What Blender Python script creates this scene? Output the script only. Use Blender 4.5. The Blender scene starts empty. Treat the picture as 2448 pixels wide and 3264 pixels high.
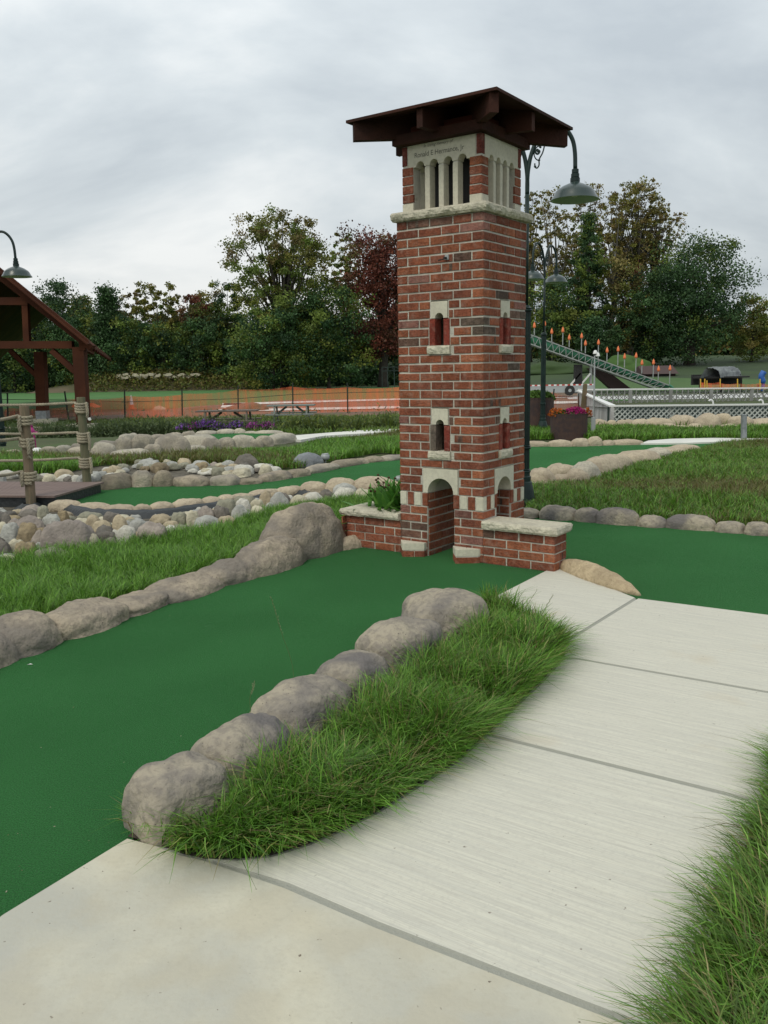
import bpy, bmesh, math, random
import numpy as np
from mathutils import Vector, Matrix, noise
R = math.radians
C = bpy.context.scene.collection
sc = bpy.context.scene

# ------------------------------------------------------------------ camera, sky, sun, exposure
H = 1.495
AX = np.array([0.99984843, -0.00284557, -0.01717638])
AU = np.array([0.01741049, 0.16341515, 0.98640375])
AF = np.array([0.0, 0.98655329, -0.16343993])
cd = bpy.data.cameras.new('camera'); cam = bpy.data.objects.new('camera', cd); C.objects.link(cam)
cd.sensor_fit = 'VERTICAL'; cd.sensor_height = 36; cd.sensor_width = 27; cd.lens = 36*2750/3264
cd.clip_start = 0.05; cd.clip_end = 2000
cam.matrix_world = Matrix(((AX[0], AU[0], -AF[0], 0), (AX[1], AU[1], -AF[1], 0), (AX[2], AU[2], -AF[2], H), (0, 0, 0, 1)))
sc.camera = cam

SUN_EL, SUN_AZ = 52, 215          # azimuth the light comes from, clockwise from +Y
w = bpy.data.worlds.new('World'); sc.world = w; w.use_nodes = True
nt = w.node_tree; nt.nodes.clear()
def wn(t, **k):
    n = nt.nodes.new(t)
    for a, b in k.items(): setattr(n, a, b)
    return n
L = nt.links.new
out = wn('ShaderNodeOutputWorld')
sky = wn('ShaderNodeTexSky', sky_type='NISHITA', sun_disc=False, sun_elevation=R(SUN_EL), sun_rotation=R(SUN_AZ))
sky.air_density = 1.5; sky.dust_density = 3
bs = wn('ShaderNodeBackground'); bs.inputs[1].default_value = 0.08; L(sky.outputs[0], bs.inputs[0])
tc = wn('ShaderNodeTexCoord'); sep = wn('ShaderNodeSeparateXYZ'); L(tc.outputs['Generated'], sep.inputs[0])
def wm(op, a, b):
    n = wn('ShaderNodeMath', operation=op)
    for i, v in enumerate((a, b)):
        if isinstance(v, (int, float)): n.inputs[i].default_value = v
        else: L(v, n.inputs[i])
    return n.outputs[0]
zz = wm('ADD', wm('MAXIMUM', sep.outputs[2], 0.0), 0.34)
cmb = wn('ShaderNodeCombineXYZ')
L(wm('DIVIDE', sep.outputs[0], zz), cmb.inputs[0]); L(wm('DIVIDE', sep.outputs[1], zz), cmb.inputs[1])
mp = wn('ShaderNodeMapping'); L(cmb.outputs[0], mp.inputs[0]); mp.inputs['Rotation'].default_value = (0, 0, R(-8)); mp.inputs['Scale'].default_value = (0.75, 1.0, 1); mp.inputs['Location'].default_value = (3.1, 1.7, 0.4)
n1 = wn('ShaderNodeTexNoise'); L(mp.outputs[0], n1.inputs['Vector']); n1.inputs['Scale'].default_value = 1.25; n1.inputs['Detail'].default_value = 8; n1.inputs['Roughness'].default_value = 0.54; n1.inputs['Distortion'].default_value = 0.35
r1 = wn('ShaderNodeValToRGB'); L(n1.outputs[0], r1.inputs[0])
e = r1.color_ramp.elements
e[0].position = 0.36; e[0].color = (0.50, 0.555, 0.60, 1)
e[1].position = 0.60; e[1].color = (0.93, 0.95, 0.945, 1)
m = r1.color_ramp.elements.new(0.47); m.color = (0.66, 0.715, 0.745, 1)
hz = wn('ShaderNodeMapRange'); L(sep.outputs[2], hz.inputs[0]); hz.inputs[1].default_value = 0.0; hz.inputs[2].default_value = 0.42; hz.inputs[3].default_value = 0.80; hz.inputs[4].default_value = 1.12
sc_ = wn('ShaderNodeVectorMath', operation='SCALE'); L(r1.outputs[0], sc_.inputs[0]); L(hz.outputs[0], sc_.inputs['Scale'])
bc = wn('ShaderNodeBackground'); L(sc_.outputs[0], bc.inputs[0]); bc.inputs[1].default_value = 1.0
mx = wn('ShaderNodeMixShader'); mx.inputs[0].default_value = 0.93; L(bs.outputs[0], mx.inputs[1]); L(bc.outputs[0], mx.inputs[2]); L(mx.outputs[0], out.inputs[0])

sd = bpy.data.lights.new('sun', 'SUN'); sd.energy = 1.15; sd.angle = R(20); sd.color = (1, 0.95, 0.80)
sun = bpy.data.objects.new('sun', sd); C.objects.link(sun)
v = Vector((-math.sin(R(SUN_AZ))*math.cos(R(SUN_EL)), -math.cos(R(SUN_AZ))*math.cos(R(SUN_EL)), -math.sin(R(SUN_EL))))
sun.rotation_euler = v.to_track_quat('-Z', 'Y').to_euler()
sc.view_settings.view_transform = 'Standard'; sc.view_settings.look = 'None'
sc.view_settings.exposure = 0.15; sc.view_settings.gamma = 1
try: sc.cycles.max_bounces = 6; sc.cycles.transparent_max_bounces = 12
except Exception: pass

# ------------------------------------------------------------------ survey helpers: photo coordinates (1659 x 2212) -> places in the world
def ray(x, y):
    return AF + AX*((x*1.47558-1224)/2750) + AU*((1632-y*1.47558)/2750)
def G(x, y, z=0.0):
    d = ray(x, y); t = (z-H)/d[2]
    return Vector((d[0]*t, d[1]*t, z))
def P3(x, y, Y):
    d = ray(x, y); t = Y/d[1]
    return Vector((d[0]*t, Y, H+d[2]*t))
def sm(t):
    t = max(0.0, min(1.0, t)); return t*t*(3-2*t)
def terr(x, y):
    z = -0.40*sm((y-20.9)/2.4)
    z += 0.062*max(0, y-72)*sm((x-4)/14) if y > 72 else 0
    return z
def onto(x, y, it=6):          # where the view line through a photo point meets the terrain
    z = 0
    for _ in range(it):
        p = G(x, y, z); z = terr(p.x, p.y)
    return Vector((p.x, p.y, z))

# ------------------------------------------------------------------ object helpers
def T(o, label=None, cat=None, group=None, kind=None):
    if label: o['label'] = label
    if cat: o['category'] = cat
    if group: o['group'] = group
    if kind: o['kind'] = kind
    return o
def empty(name, loc=(0, 0, 0), rz=0.0, **k):
    o = bpy.data.objects.new(name, None); C.objects.link(o); o.location = loc; o.rotation_euler = (0, 0, rz)
    o.empty_display_size = 0.1
    return T(o, **k)
class MB:
    def __init__(s): s.v = []; s.f = []; s.c = []; s.m = []
    def add(s, vs, fs, col=(1, 1, 1), mi=0):
        b = len(s.v); s.v += [tuple(p) for p in vs]
        for f in fs: s.f.append([i+b for i in f]); s.c.append(col); s.m.append(mi)
    def box(s, x0, x1, y0, y1, z0, z1, col=(1, 1, 1), mi=0):
        s.add([(x0, y0, z0), (x1, y0, z0), (x1, y1, z0), (x0, y1, z0), (x0, y0, z1), (x1, y0, z1), (x1, y1, z1), (x0, y1, z1)],
              [(0, 3, 2, 1), (4, 5, 6, 7), (0, 1, 5, 4), (1, 2, 6, 5), (2, 3, 7, 6), (3, 0, 4, 7)], col, mi)
    def beam(s, a, b, wd, ht, up=(0, 0, 1), col=(1, 1, 1), mi=0):   # square timber / strap from a to b
        a = Vector(a); b = Vector(b); d = (b-a).normalized(); up = Vector(up)
        sx = d.cross(up)
        if sx.length < 1e-4: sx = d.cross(Vector((0, 1, 0)))
        sx.normalize(); u = sx.cross(d).normalized()
        sx = sx*wd/2; u = u*ht/2
        s.add([a-sx-u, a+sx-u, a+sx+u, a-sx+u, b-sx-u, b+sx-u, b+sx+u, b-sx+u],
              [(0, 1, 2, 3), (7, 6, 5, 4), (0, 4, 5, 1), (1, 5, 6, 2), (2, 6, 7, 3), (3, 7, 4, 0)], col, mi)
    def prism(s, pts, ext, col=(1, 1, 1), mi=0):      # planar outline pts swept by vector ext
        n = len(pts); e = Vector(ext); P = [Vector(p) for p in pts]
        s.add(P+[p+e for p in P], [tuple(range(n))[::-1], tuple(range(n, 2*n))]+[(i, (i+1) % n, (i+1) % n+n, i+n) for i in range(n)], col, mi)
    def tube(s, pts, rad, seg=10, col=(1, 1, 1), mi=0, cap=True):
        P = [Vector(p) for p in pts]; n = len(P)
        rs = rad if isinstance(rad, (list, tuple)) else [rad]*n
        b = len(s.v); ref = None
        for i, p in enumerate(P):
            d = (P[min(i+1, n-1)]-P[max(i-1, 0)])
            if d.length < 1e-9: d = Vector((0, 0, 1))
            d.normalize()
            if ref is None: ref = d.orthogonal().normalized()
            ref = (ref-d*ref.dot(d))
            if ref.length < 1e-6: ref = d.orthogonal()
            ref.normalize(); o = d.cross(ref)
            for k in range(seg):
                a = 2*math.pi*k/seg
                s.v.append(tuple(p+(ref*math.cos(a)+o*math.sin(a))*rs[i]))
        def af(f): s.f.append(f); s.c.append(col); s.m.append(mi)
        for i in range(n-1):
            for k in range(seg):
                k2 = (k+1) % seg
                af([b+i*seg+k, b+i*seg+k2, b+(i+1)*seg+k2, b+(i+1)*seg+k])
        if cap:
            af([b+k for k in range(seg)][::-1]); af([b+(n-1)*seg+k for k in range(seg)])
    def lathe(s, prof, c=(0, 0, 0), seg=24, col=(1, 1, 1), mi=0):     # prof: (radius, z)
        b = len(s.v)
        for r_, z in prof:
            for k in range(seg):
                a = 2*math.pi*k/seg
                s.v.append((c[0]+r_*math.cos(a), c[1]+r_*math.sin(a), c[2]+z))
        for i in range(len(prof)-1):
            for k in range(seg):
                k2 = (k+1) % seg
                s.f.append([b+i*seg+k, b+i*seg+k2, b+(i+1)*seg+k2, b+(i+1)*seg+k]); s.c.append(col); s.m.append(mi)
    def build(s, name, mats, parent=None, smooth=False, **k):
        me = bpy.data.meshes.new(name); me.from_pydata(s.v, [], s.f)
        if not isinstance(mats, (list, tuple)): mats = [mats]
        for m_ in mats: me.materials.append(m_)
        at = me.attributes.new('Col', 'FLOAT_COLOR', 'FACE')
        arr = np.ones((len(s.f), 4), np.float32); arr[:, :3] = np.array(s.c, np.float32); at.data.foreach_set('color', arr.ravel())
        me.polygons.foreach_set('material_index', np.array(s.m, np.int32))
        if smooth: me.polygons.foreach_set('use_smooth', np.ones(len(s.f), bool))
        me.update()
        o = bpy.data.objects.new(name, me); C.objects.link(o)
        if parent: o.parent = parent
        return T(o, **k)
def np_quads(name, V, cols, mat, parent=None, **k):    # V (n,4,3) quads, cols (n,3)
    n = len(V); me = bpy.data.meshes.new(name)
    me.vertices.add(n*4); me.vertices.foreach_set('co', V.astype(np.float32).ravel())
    me.loops.add(n*4); me.loops.foreach_set('vertex_index', np.arange(n*4, dtype=np.int32))
    me.polygons.add(n); me.polygons.foreach_set('loop_start', np.arange(0, n*4, 4, dtype=np.int32)); me.polygons.foreach_set('loop_total', np.full(n, 4, np.int32))
    me.materials.append(mat)
    at = me.attributes.new('Col', 'FLOAT_COLOR', 'FACE'); a = np.ones((n, 4), np.float32); a[:, :3] = cols; at.data.foreach_set('color', a.ravel())
    me.update(calc_edges=True)
    o = bpy.data.objects.new(name, me); C.objects.link(o)
    if parent: o.parent = parent
    return T(o, **k)
def copy_tree(o, parent=None):
    c = o.copy(); C.objects.link(c)
    if parent is not None: c.parent = parent
    for ch in list(o.children): copy_tree(ch, c)
    return c

# ------------------------------------------------------------------ materials
def mat(name, col=(0.5, 0.5, 0.5), rough=0.7, metal=0.0, attr=False, var=None, vscale=3.0, bump=0.0, bscale=40.0, spec=0.5, var2=None, v2scale=20, stretch=None, sheen=0, coat=0, specks=None, haze=None, stains=None):
    m = bpy.data.materials.new(name); m.use_nodes = True; t = m.node_tree; p = t.nodes['Principled BSDF']
    p.inputs['Roughness'].default_value = rough; p.inputs['Metallic'].default_value = metal; p.inputs['Specular IOR Level'].default_value = spec
    if sheen: p.inputs['Sheen Weight'].default_value = sheen; p.inputs['Sheen Roughness'].default_value = 0.5
    if coat: p.inputs['Coat Weight'].default_value = coat; p.inputs['Coat Roughness'].default_value = 0.15
    N = lambda ty: t.nodes.new(ty)
    geo = N('ShaderNodeNewGeometry'); vec = geo.outputs['Position']
    if stretch:
        mpn = N('ShaderNodeMapping'); mpn.vector_type = 'TEXTURE'; mpn.inputs['Rotation'].default_value = (0, 0, -stretch[0]); mpn.inputs['Scale'].default_value = tuple(1/q for q in stretch[1])
        t.links.new(vec, mpn.inputs[0]); svec = mpn.outputs[0]
    else: svec = vec
    if attr:
        a = N('ShaderNodeAttribute'); a.attribute_name = 'Col'; cur = a.outputs['Color']
    else:
        rgb = N('ShaderNodeRGB'); rgb.outputs[0].default_value = (*col, 1); cur = rgb.outputs[0]
    def mixn(cur, fac, colr, blend='MIX'):
        mxn = N('ShaderNodeMix'); mxn.data_type = 'RGBA'; mxn.blend_type = blend
        t.links.new(fac, mxn.inputs[0]); t.links.new(cur, mxn.inputs[6]); mxn.inputs[7].default_value = (*colr, 1)
        return mxn.outputs[2]
    def noi(scale, det=4, v_=None, rg=(0.4, 0.62), dist=0.0):
        n = N('ShaderNodeTexNoise'); t.links.new(v_ if v_ is not None else vec, n.inputs['Vector']); n.inputs['Scale'].default_value = scale; n.inputs['Detail'].default_value = det; n.inputs['Distortion'].default_value = dist
        mr = N('ShaderNodeMapRange'); t.links.new(n.outputs[0], mr.inputs[0]); mr.inputs[1].default_value = rg[0]; mr.inputs[2].default_value = rg[1]
        return n.outputs[0], mr.outputs[0]
    if var:
        _, f = noi(vscale, 5, svec, dist=0.4); cur = mixn(cur, f, var, 'MULTIPLY' if attr else 'MIX')
    if var2:
        _, f = noi(v2scale, 3, svec, rg=(0.45, 0.6)); 
        mm = N('ShaderNodeMath'); mm.operation = 'MULTIPLY'; mm.inputs[1].default_value = var2[3] if len(var2) > 3 else 0.5; t.links.new(f, mm.inputs[0])
        cur = mixn(cur, mm.outputs[0], var2[:3], 'MULTIPLY' if attr else 'MIX')
    if haze:
        _, f = noi(haze[1], 6, vec, rg=(0.50, 0.72)); mm = N('ShaderNodeMath'); mm.operation = 'MULTIPLY'; mm.inputs[1].default_value = haze[2]; t.links.new(f, mm.inputs[0]); cur = mixn(cur, mm.outputs[0], haze[0])
    if stains:
        _, f = noi(stains[0], 5, vec, rg=(0.60, 0.72)); mm = N('ShaderNodeMath'); mm.operation = 'MULTIPLY'; mm.inputs[1].default_value = 0.45; t.links.new(f, mm.inputs[0]); cur = mixn(cur, mm.outputs[0], stains[1])
    if specks:
        _, f = noi(specks[0], 2, vec, rg=(specks[1], specks[1]+0.05)); cur = mixn(cur, f, specks[2])
    t.links.new(cur, p.inputs['Base Color'])
    if bump:
        n, _ = noi(bscale, 6, svec)
        b = N('ShaderNodeBump'); b.inputs['Strength'].default_value = bump; b.inputs['Distance'].default_value = 0.02
        t.links.new(n, b.inputs['Height']); t.links.new(b.outputs[0], p.inputs['Normal'])
    return m
def leafmat(name, trans=0.3, rough=0.55, spec=0.3):
    m = bpy.data.materials.new(name); m.use_nodes = True; t = m.node_tree; p = t.nodes['Principled BSDF']
    p.inputs['Roughness'].default_value = rough; p.inputs['Specular IOR Level'].default_value = spec
    a = t.nodes.new('ShaderNodeAttribute'); a.attribute_name = 'Col'
    tr = t.nodes.new('ShaderNodeBsdfTranslucent'); mixs = t.nodes.new('ShaderNodeMixShader'); mixs.inputs[0].default_value = trans
    t.links.new(a.outputs['Color'], p.inputs['Base Color']); t.links.new(a.outputs['Color'], tr.inputs[0])
    t.links.new(p.outputs[0], mixs.inputs[1]); t.links.new(tr.outputs[0], mixs.inputs[2]); t.links.new(mixs.outputs[0], t.nodes['Material Output'].inputs[0])
    return m
def netmat(name, col, alpha):
    m = bpy.data.materials.new(name); m.use_nodes = True; t = m.node_tree; p = t.nodes['Principled BSDF']
    p.inputs['Base Color'].default_value = (*col, 1); p.inputs['Roughness'].default_value = 0.6
    tr = t.nodes.new('ShaderNodeBsdfTransparent'); mixs = t.nodes.new('ShaderNodeMixShader')
    geo = t.nodes.new('ShaderNodeNewGeometry'); mpn = t.nodes.new('ShaderNodeMapping'); mpn.inputs['Scale'].default_value = (2.2, 2.2, 0.25)
    n = t.nodes.new('ShaderNodeTexNoise'); n.inputs['Scale'].default_value = 2.5; n.inputs['Detail'].default_value = 6; mr = t.nodes.new('ShaderNodeMapRange')
    mr.inputs[1].default_value = 0.35; mr.inputs[2].default_value = 0.7; mr.inputs[3].default_value = max(0, alpha-0.18); mr.inputs[4].default_value = min(1, alpha+0.22)
    t.links.new(geo.outputs['Position'], mpn.inputs[0]); t.links.new(mpn.outputs[0], n.inputs['Vector']); t.links.new(n.outputs[0], mr.inputs[0])
    t.links.new(mr.outputs[0], mixs.inputs[0]); t.links.new(tr.outputs[0], mixs.inputs[1]); t.links.new(p.outputs[0], mixs.inputs[2]); t.links.new(mixs.outputs[0], t.nodes['Material Output'].inputs[0])
    return m
M = {}
M['turf'] = mat('turf', (0.024, 0.172, 0.034), 1.0, var=(0.033, 0.202, 0.044), vscale=0.9, var2=(0.009, 0.085, 0.015, 0.6), v2scale=170, bump=1.0, bscale=240, spec=0.04, sheen=0.075)
BR = math.atan2((G(1600, 1726)-G(1062, 1592)).y, (G(1600, 1726)-G(1062, 1592)).x)
M['concrete'] = mat('concrete', (0.61, 0.592, 0.50), 0.85, var=(0.54, 0.527, 0.455), vscale=0.9, var2=(0.43, 0.40, 0.34, 0.32), v2scale=2.6, stretch=(-BR, (2.2, 80, 1)), bump=0.16, bscale=3.2, haze=((0.45, 0.435, 0.38), 75, 0.42), stains=(1.7, (0.50, 0.42, 0.30)), spec=0.3, specks=(42, 0.735, (0.26, 0.23, 0.19)))
M['concrete_smooth'] = mat('concrete_smooth', (0.56, 0.53, 0.42), 0.85, haze=((0.42, 0.39, 0.31), 70, 0.35), stains=(1.3, (0.40, 0.40, 0.38)), var=(0.43, 0.42, 0.36), vscale=1.6, var2=(0.44, 0.39, 0.28, 0.35), v2scale=4.5, bump=0.12, bscale=60, spec=0.3, specks=(48, 0.735, (0.16, 0.13, 0.10)))
M['joint'] = mat('joint', (0.31, 0.31, 0.265), 0.95, bump=0.4, bscale=90)
M['white_path'] = mat('white_path', (0.68, 0.67, 0.62), 0.85, var=(0.6, 0.6, 0.55), vscale=1.5)
M['mortar'] = mat('mortar', (0.60, 0.57, 0.49), 0.95, var=(0.48, 0.455, 0.39), vscale=9, bump=0.6, bscale=120)
M['brick'] = mat('brick', attr=True, rough=0.9, var=(0.72, 0.70, 0.72), vscale=7, var2=(0.55, 0.55, 0.58, 0.6), v2scale=60, bump=0.6, bscale=90, spec=0.15, haze=((0.40, 0.30, 0.24), 22, 0.28))
M['limestone'] = mat('limestone', (0.63, 0.595, 0.475), 0.9, var=(0.56, 0.525, 0.42), vscale=4, var2=(0.44, 0.41, 0.33, 0.35), v2scale=45, bump=0.2, bscale=90, spec=0.25)
M['rock_face'] = mat('rock_face', (0.60, 0.56, 0.44), 0.95, var=(0.50, 0.465, 0.37), vscale=7, var2=(0.38, 0.35, 0.28, 0.4), v2scale=30, bump=1.0, bscale=38, spec=0.15)
M['wood_dark'] = mat('wood_dark', (0.058, 0.022, 0.015), 0.75, var=(0.034, 0.015, 0.011), vscale=3, bump=0.25, bscale=50, spec=0.15)
M['wood_pav'] = mat('wood_pav', (0.095, 0.034, 0.018), 0.8, var=(0.060, 0.023, 0.014), vscale=0.8, bump=0.2, bscale=20, spec=0.1)
M['wood_under'] = mat('wood_under', (0.075, 0.024, 0.016), 0.9, spec=0.05)
M['lamp_green'] = mat('lamp_green', (0.006, 0.018, 0.016), 0.42, var=(0.009, 0.026, 0.022), vscale=8, spec=0.35)
M['shade_out'] = mat('shade_out', (0.020, 0.038, 0.034), 0.28, spec=0.55, coat=0.15)
M['shade_in'] = mat('shade_in', (0.42, 0.50, 0.42), 0.5)
M['bulb'] = mat('bulb', (0.75, 0.75, 0.7), 0.3)
M['steel'] = mat('steel', (0.30, 0.32, 0.33), 0.5, 0.6, var=(0.22, 0.24, 0.25), vscale=12)
M['galv'] = mat('galv', (0.36, 0.38, 0.38), 0.6, 0.3)
M['rust'] = mat('rust', (0.060, 0.035, 0.030), 0.9, var=(0.040, 0.026, 0.026), vscale=2.5, var2=(0.085, 0.045, 0.03, 0.4), v2scale=14, bump=0.2, bscale=40)
M['rope'] = mat('rope', (0.40, 0.35, 0.25), 0.95, var=(0.30, 0.27, 0.20), vscale=9, bump=0.5, bscale=250)
M['post_wood'] = mat('post_wood', (0.21, 0.155, 0.10), 0.9, var=(0.15, 0.115, 0.075), vscale=4, var2=(0.11, 0.10, 0.06, 0.6), v2scale=7, stretch=(0, (6, 6, 0.5)), bump=0.4, bscale=20)
M['post_green'] = mat('post_green', (0.155, 0.145, 0.085), 0.9, var=(0.115, 0.11, 0.065), vscale=4, var2=(0.09, 0.10, 0.055, 0.6), v2scale=7, stretch=(0, (6, 6, 0.5)), bump=0.4, bscale=20)
M['deck'] = mat('deck', (0.19, 0.135, 0.115), 0.8, var=(0.15, 0.105, 0.092), vscale=3, stretch=(0, (1, 12, 1)), bump=0.2, bscale=8)
M['black_sheet'] = mat('black_sheet', (0.020, 0.024, 0.026), 0.5, bump=0.5, bscale=25)
M['soil'] = mat('soil', (0.055, 0.042, 0.030), 1.0, var=(0.035, 0.027, 0.02), vscale=8, bump=0.8, bscale=40)
M['gravel'] = mat('gravel', (0.13, 0.115, 0.085), 1.0, var=(0.07, 0.06, 0.045), vscale=12, bump=1.0, bscale=30)
M['ground'] = mat('ground', (0.050, 0.085, 0.018), 1.0, var=(0.045, 0.06, 0.018), vscale=0.5, var2=(0.07, 0.065, 0.03, 0.6), v2scale=3, bump=0.6, bscale=30)
M['lawn'] = mat('lawn', (0.050, 0.150, 0.030), 1.0, var=(0.062, 0.160, 0.032), vscale=0.08, var2=(0.03, 0.10, 0.025, 0.5), v2scale=0.9, stretch=(0, (0.5, 2.2, 1)), bump=0.3, bscale=8)
M['mid_lawn'] = mat('mid_lawn', (0.050, 0.110, 0.026), 1.0, var=(0.062, 0.12, 0.03), vscale=0.3, bump=0.3, bscale=8)
M['dull_lawn'] = mat('dull_lawn', (0.040, 0.070, 0.022), 1.0, var=(0.032, 0.055, 0.02), vscale=0.15, bump=0.3, bscale=8)
M['dirt'] = mat('dirt', (0.20, 0.115, 0.078), 1.0, var=(0.15, 0.10, 0.07), vscale=0.5, var2=(0.10, 0.10, 0.05, 0.75), v2scale=0.7, bump=0.6, bscale=6)
M['net'] = netmat('net', (0.78, 0.17, 0.06), 0.34)
M['net_dense'] = netmat('net_dense', (0.82, 0.17, 0.06), 0.50)
M['stake'] = mat('stake', (0.018, 0.028, 0.018), 0.7)
M['white'] = mat('white', (0.72, 0.72, 0.70), 0.6)
M['lattice'] = mat('lattice', (0.50, 0.52, 0.49), 0.8, var=(0.36, 0.38, 0.36), vscale=1.5)
M['lattice_grey'] = mat('lattice_grey', (0.30, 0.31, 0.29), 0.85, var=(0.2, 0.2, 0.19), vscale=1.2)
M['pool_wall'] = mat('pool_wall', (0.50, 0.49, 0.48), 0.8, var=(0.32, 0.30, 0.29), vscale=1.2, bump=0.4, bscale=15)
M['slide_green'] = mat('slide_green', (0.055, 0.26, 0.15), 0.5, var=(0.04, 0.18, 0.11), vscale=0.5)
M['truss'] = mat('truss', (0.34, 0.36, 0.35), 0.6, 0.2)
M['orange'] = mat('orange', (0.80, 0.20, 0.07), 0.6)
M['red'] = mat('red', (0.40, 0.04, 0.03), 0.6)
M['yellow'] = mat('yellow', (0.65, 0.42, 0.05), 0.6)
M['blue'] = mat('blue', (0.03, 0.12, 0.42), 0.5)
M['magenta'] = mat('magenta', (0.33, 0.02, 0.16), 0.6)
M['tarp'] = mat('tarp', (0.24, 0.26, 0.26), 0.8, var=(0.15, 0.16, 0.17), vscale=3, bump=0.8, bscale=6)
M['dark_teal'] = mat('dark_teal', (0.045, 0.065, 0.060), 0.9)
M['pool_cover'] = mat('pool_cover', (0.62, 0.62, 0.60), 0.8, var=(0.22, 0.22, 0.21), vscale=1.3, bump=0.4, bscale=6)
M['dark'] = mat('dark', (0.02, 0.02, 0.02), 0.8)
M['hut_wall'] = mat('hut_wall', (0.045, 0.026, 0.022), 0.9)
M['hut_roof'] = mat('hut_roof', (0.070, 0.045, 0.042), 0.9)
M['table_grey'] = mat('table_grey', (0.17, 0.19, 0.17), 0.7, bump=0.2, bscale=30)
M['table_brown'] = mat('table_brown', (0.12, 0.095, 0.075), 0.8, bump=0.2, bscale=30)
M['bark'] = mat('bark', (0.055, 0.045, 0.035), 0.95, var=(0.035, 0.03, 0.025), vscale=3, bump=0.8, bscale=12)
M['bark_pale'] = mat('bark_pale', (0.15, 0.14, 0.12), 0.95, var=(0.07, 0.065, 0.055), vscale=2, bump=0.5, bscale=12)
M['leaf'] = leafmat('leaf', 0.22, 0.6)
M['blade'] = leafmat('blade', 0.30, 0.5, 0.35)
M['petal'] = leafmat('petal', 0.2, 0.8, 0.1)
M['ink'] = mat('ink', (0.17, 0.16, 0.13), 0.9)

# cast and natural rock: (name, light, mid, dark)
def rockmat(name, a, b, d, sp=(0.05, 0.045, 0.04), fine=28):
    return mat(name, a, 0.97, var=b, vscale=3.2, var2=(*d, 0.42), v2scale=fine, bump=0.7, bscale=42, spec=0.1, specks=(95, 0.70, sp))
M['cast_grey'] = rockmat('cast_grey', (0.37, 0.325, 0.25), (0.165, 0.152, 0.145), (0.155, 0.14, 0.13))
M['cast_brown'] = rockmat('cast_brown', (0.385, 0.325, 0.245), (0.215, 0.19, 0.16), (0.18, 0.155, 0.13))
M['cast_tan'] = rockmat('cast_tan', (0.50, 0.425, 0.31), (0.40, 0.335, 0.25), (0.30, 0.245, 0.185))
M['cast_pale'] = rockmat('cast_pale', (0.50, 0.455, 0.36), (0.36, 0.335, 0.28), (0.27, 0.25, 0.21))
M['cast_mid'] = rockmat('cast_mid', (0.43, 0.38, 0.295), (0.26, 0.235, 0.20), (0.22, 0.20, 0.17))
M['cast_dim'] = rockmat('cast_dim', (0.32, 0.275, 0.205), (0.25, 0.215, 0.165), (0.18, 0.155, 0.125))
M['cast_gold'] = rockmat('cast_gold', (0.50, 0.40, 0.26), (0.40, 0.32, 0.21), (0.30, 0.23, 0.15))
M['cast_gold2'] = rockmat('cast_gold2', (0.52, 0.44, 0.31), (0.42, 0.35, 0.25), (0.30, 0.25, 0.18))
STONES = [('cream', (0.56, 0.52, 0.39), (0.44, 0.40, 0.30)), ('tan', (0.46, 0.39, 0.27), (0.36, 0.30, 0.21)), ('pale grey', (0.42, 0.42, 0.38), (0.32, 0.32, 0.30)),
          ('pinkish', (0.37, 0.32, 0.275), (0.27, 0.235, 0.21)), ('dark grey', (0.20, 0.18, 0.155), (0.14, 0.13, 0.115)), ('ochre', (0.33, 0.265, 0.165), (0.21, 0.17, 0.115)), ('greenish grey', (0.30, 0.29, 0.22), (0.22, 0.215, 0.165)), ('white', (0.62, 0.60, 0.53), (0.48, 0.46, 0.40))]
for nm, a, b in STONES: M['st_'+nm] = rockmat('stone_'+nm.replace(' ', '_'), a, b, tuple(x*0.75 for x in b))
M['blue_grey'] = rockmat('blue_grey_rock', (0.26, 0.28, 0.29), (0.19, 0.20, 0.21), (0.14, 0.15, 0.16))
# ------------------------------------------------------------------ ground, turf, paths
def grid_terrain():
    xs = [-400, -200, -120] + list(np.arange(-80, 81, 4.0)) + [120, 200, 400]
    ys = [-60, -20, 0] + list(np.arange(4, 20, 4.0)) + list(np.arange(20, 25, 0.5)) + list(np.arange(26, 72, 5.0)) + list(np.arange(72, 121, 4.0)) + [160, 260, 600]
    b = MB(); n = len(xs)
    vs = []
    for y in ys:
        for x in xs: vs.append((x, y, terr(x, min(y, 120))-0.022))
    fs = [(j*n+i, j*n+i+1, (j+1)*n+i+1, (j+1)*n+i) for j in range(len(ys)-1) for i in range(n-1)]
    b.add(vs, fs); return b
grid_terrain().build('ground', M['ground'], smooth=True, kind='structure')
def tri_poly(pts, z=None):
    from mathutils.geometry import tessellate_polygon
    P = [Vector((p[0], p[1], p[2] if z is None else z)) for p in pts]
    return P, [tuple(t) for t in tessellate_polygon([P])]
def sheet(name, pts, z, m, depth=0.0, **k):
    b = MB(); P, F = tri_poly(pts, z)
    F = [f if ((P[f[1]]-P[f[0]]).cross(P[f[2]]-P[f[0]])).z > 0 else f[::-1] for f in F]
    b.add(P, F)
    if depth:
        n = len(P); b.add(P+[p-Vector((0, 0, depth)) for p in P], [(i, (i+1) % n, (i+1) % n+n, i+n) for i in range(n)])
    return b.build(name, m, **k)
def Gs(l, z=0.0): return [G(x, y, z) for x, y in l]

# tower frame
C0 = Vector((0.7583, 6.5212, 0)); dF = Vector((0.81537, -0.57895, 0)); dR = Vector((0.57895, 0.81537, 0))
TZ = math.atan2(dF.y, dF.x)
def TW(s, y, z=0): return C0+dF*s+dR*y+Vector((0, 0, z))

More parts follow.
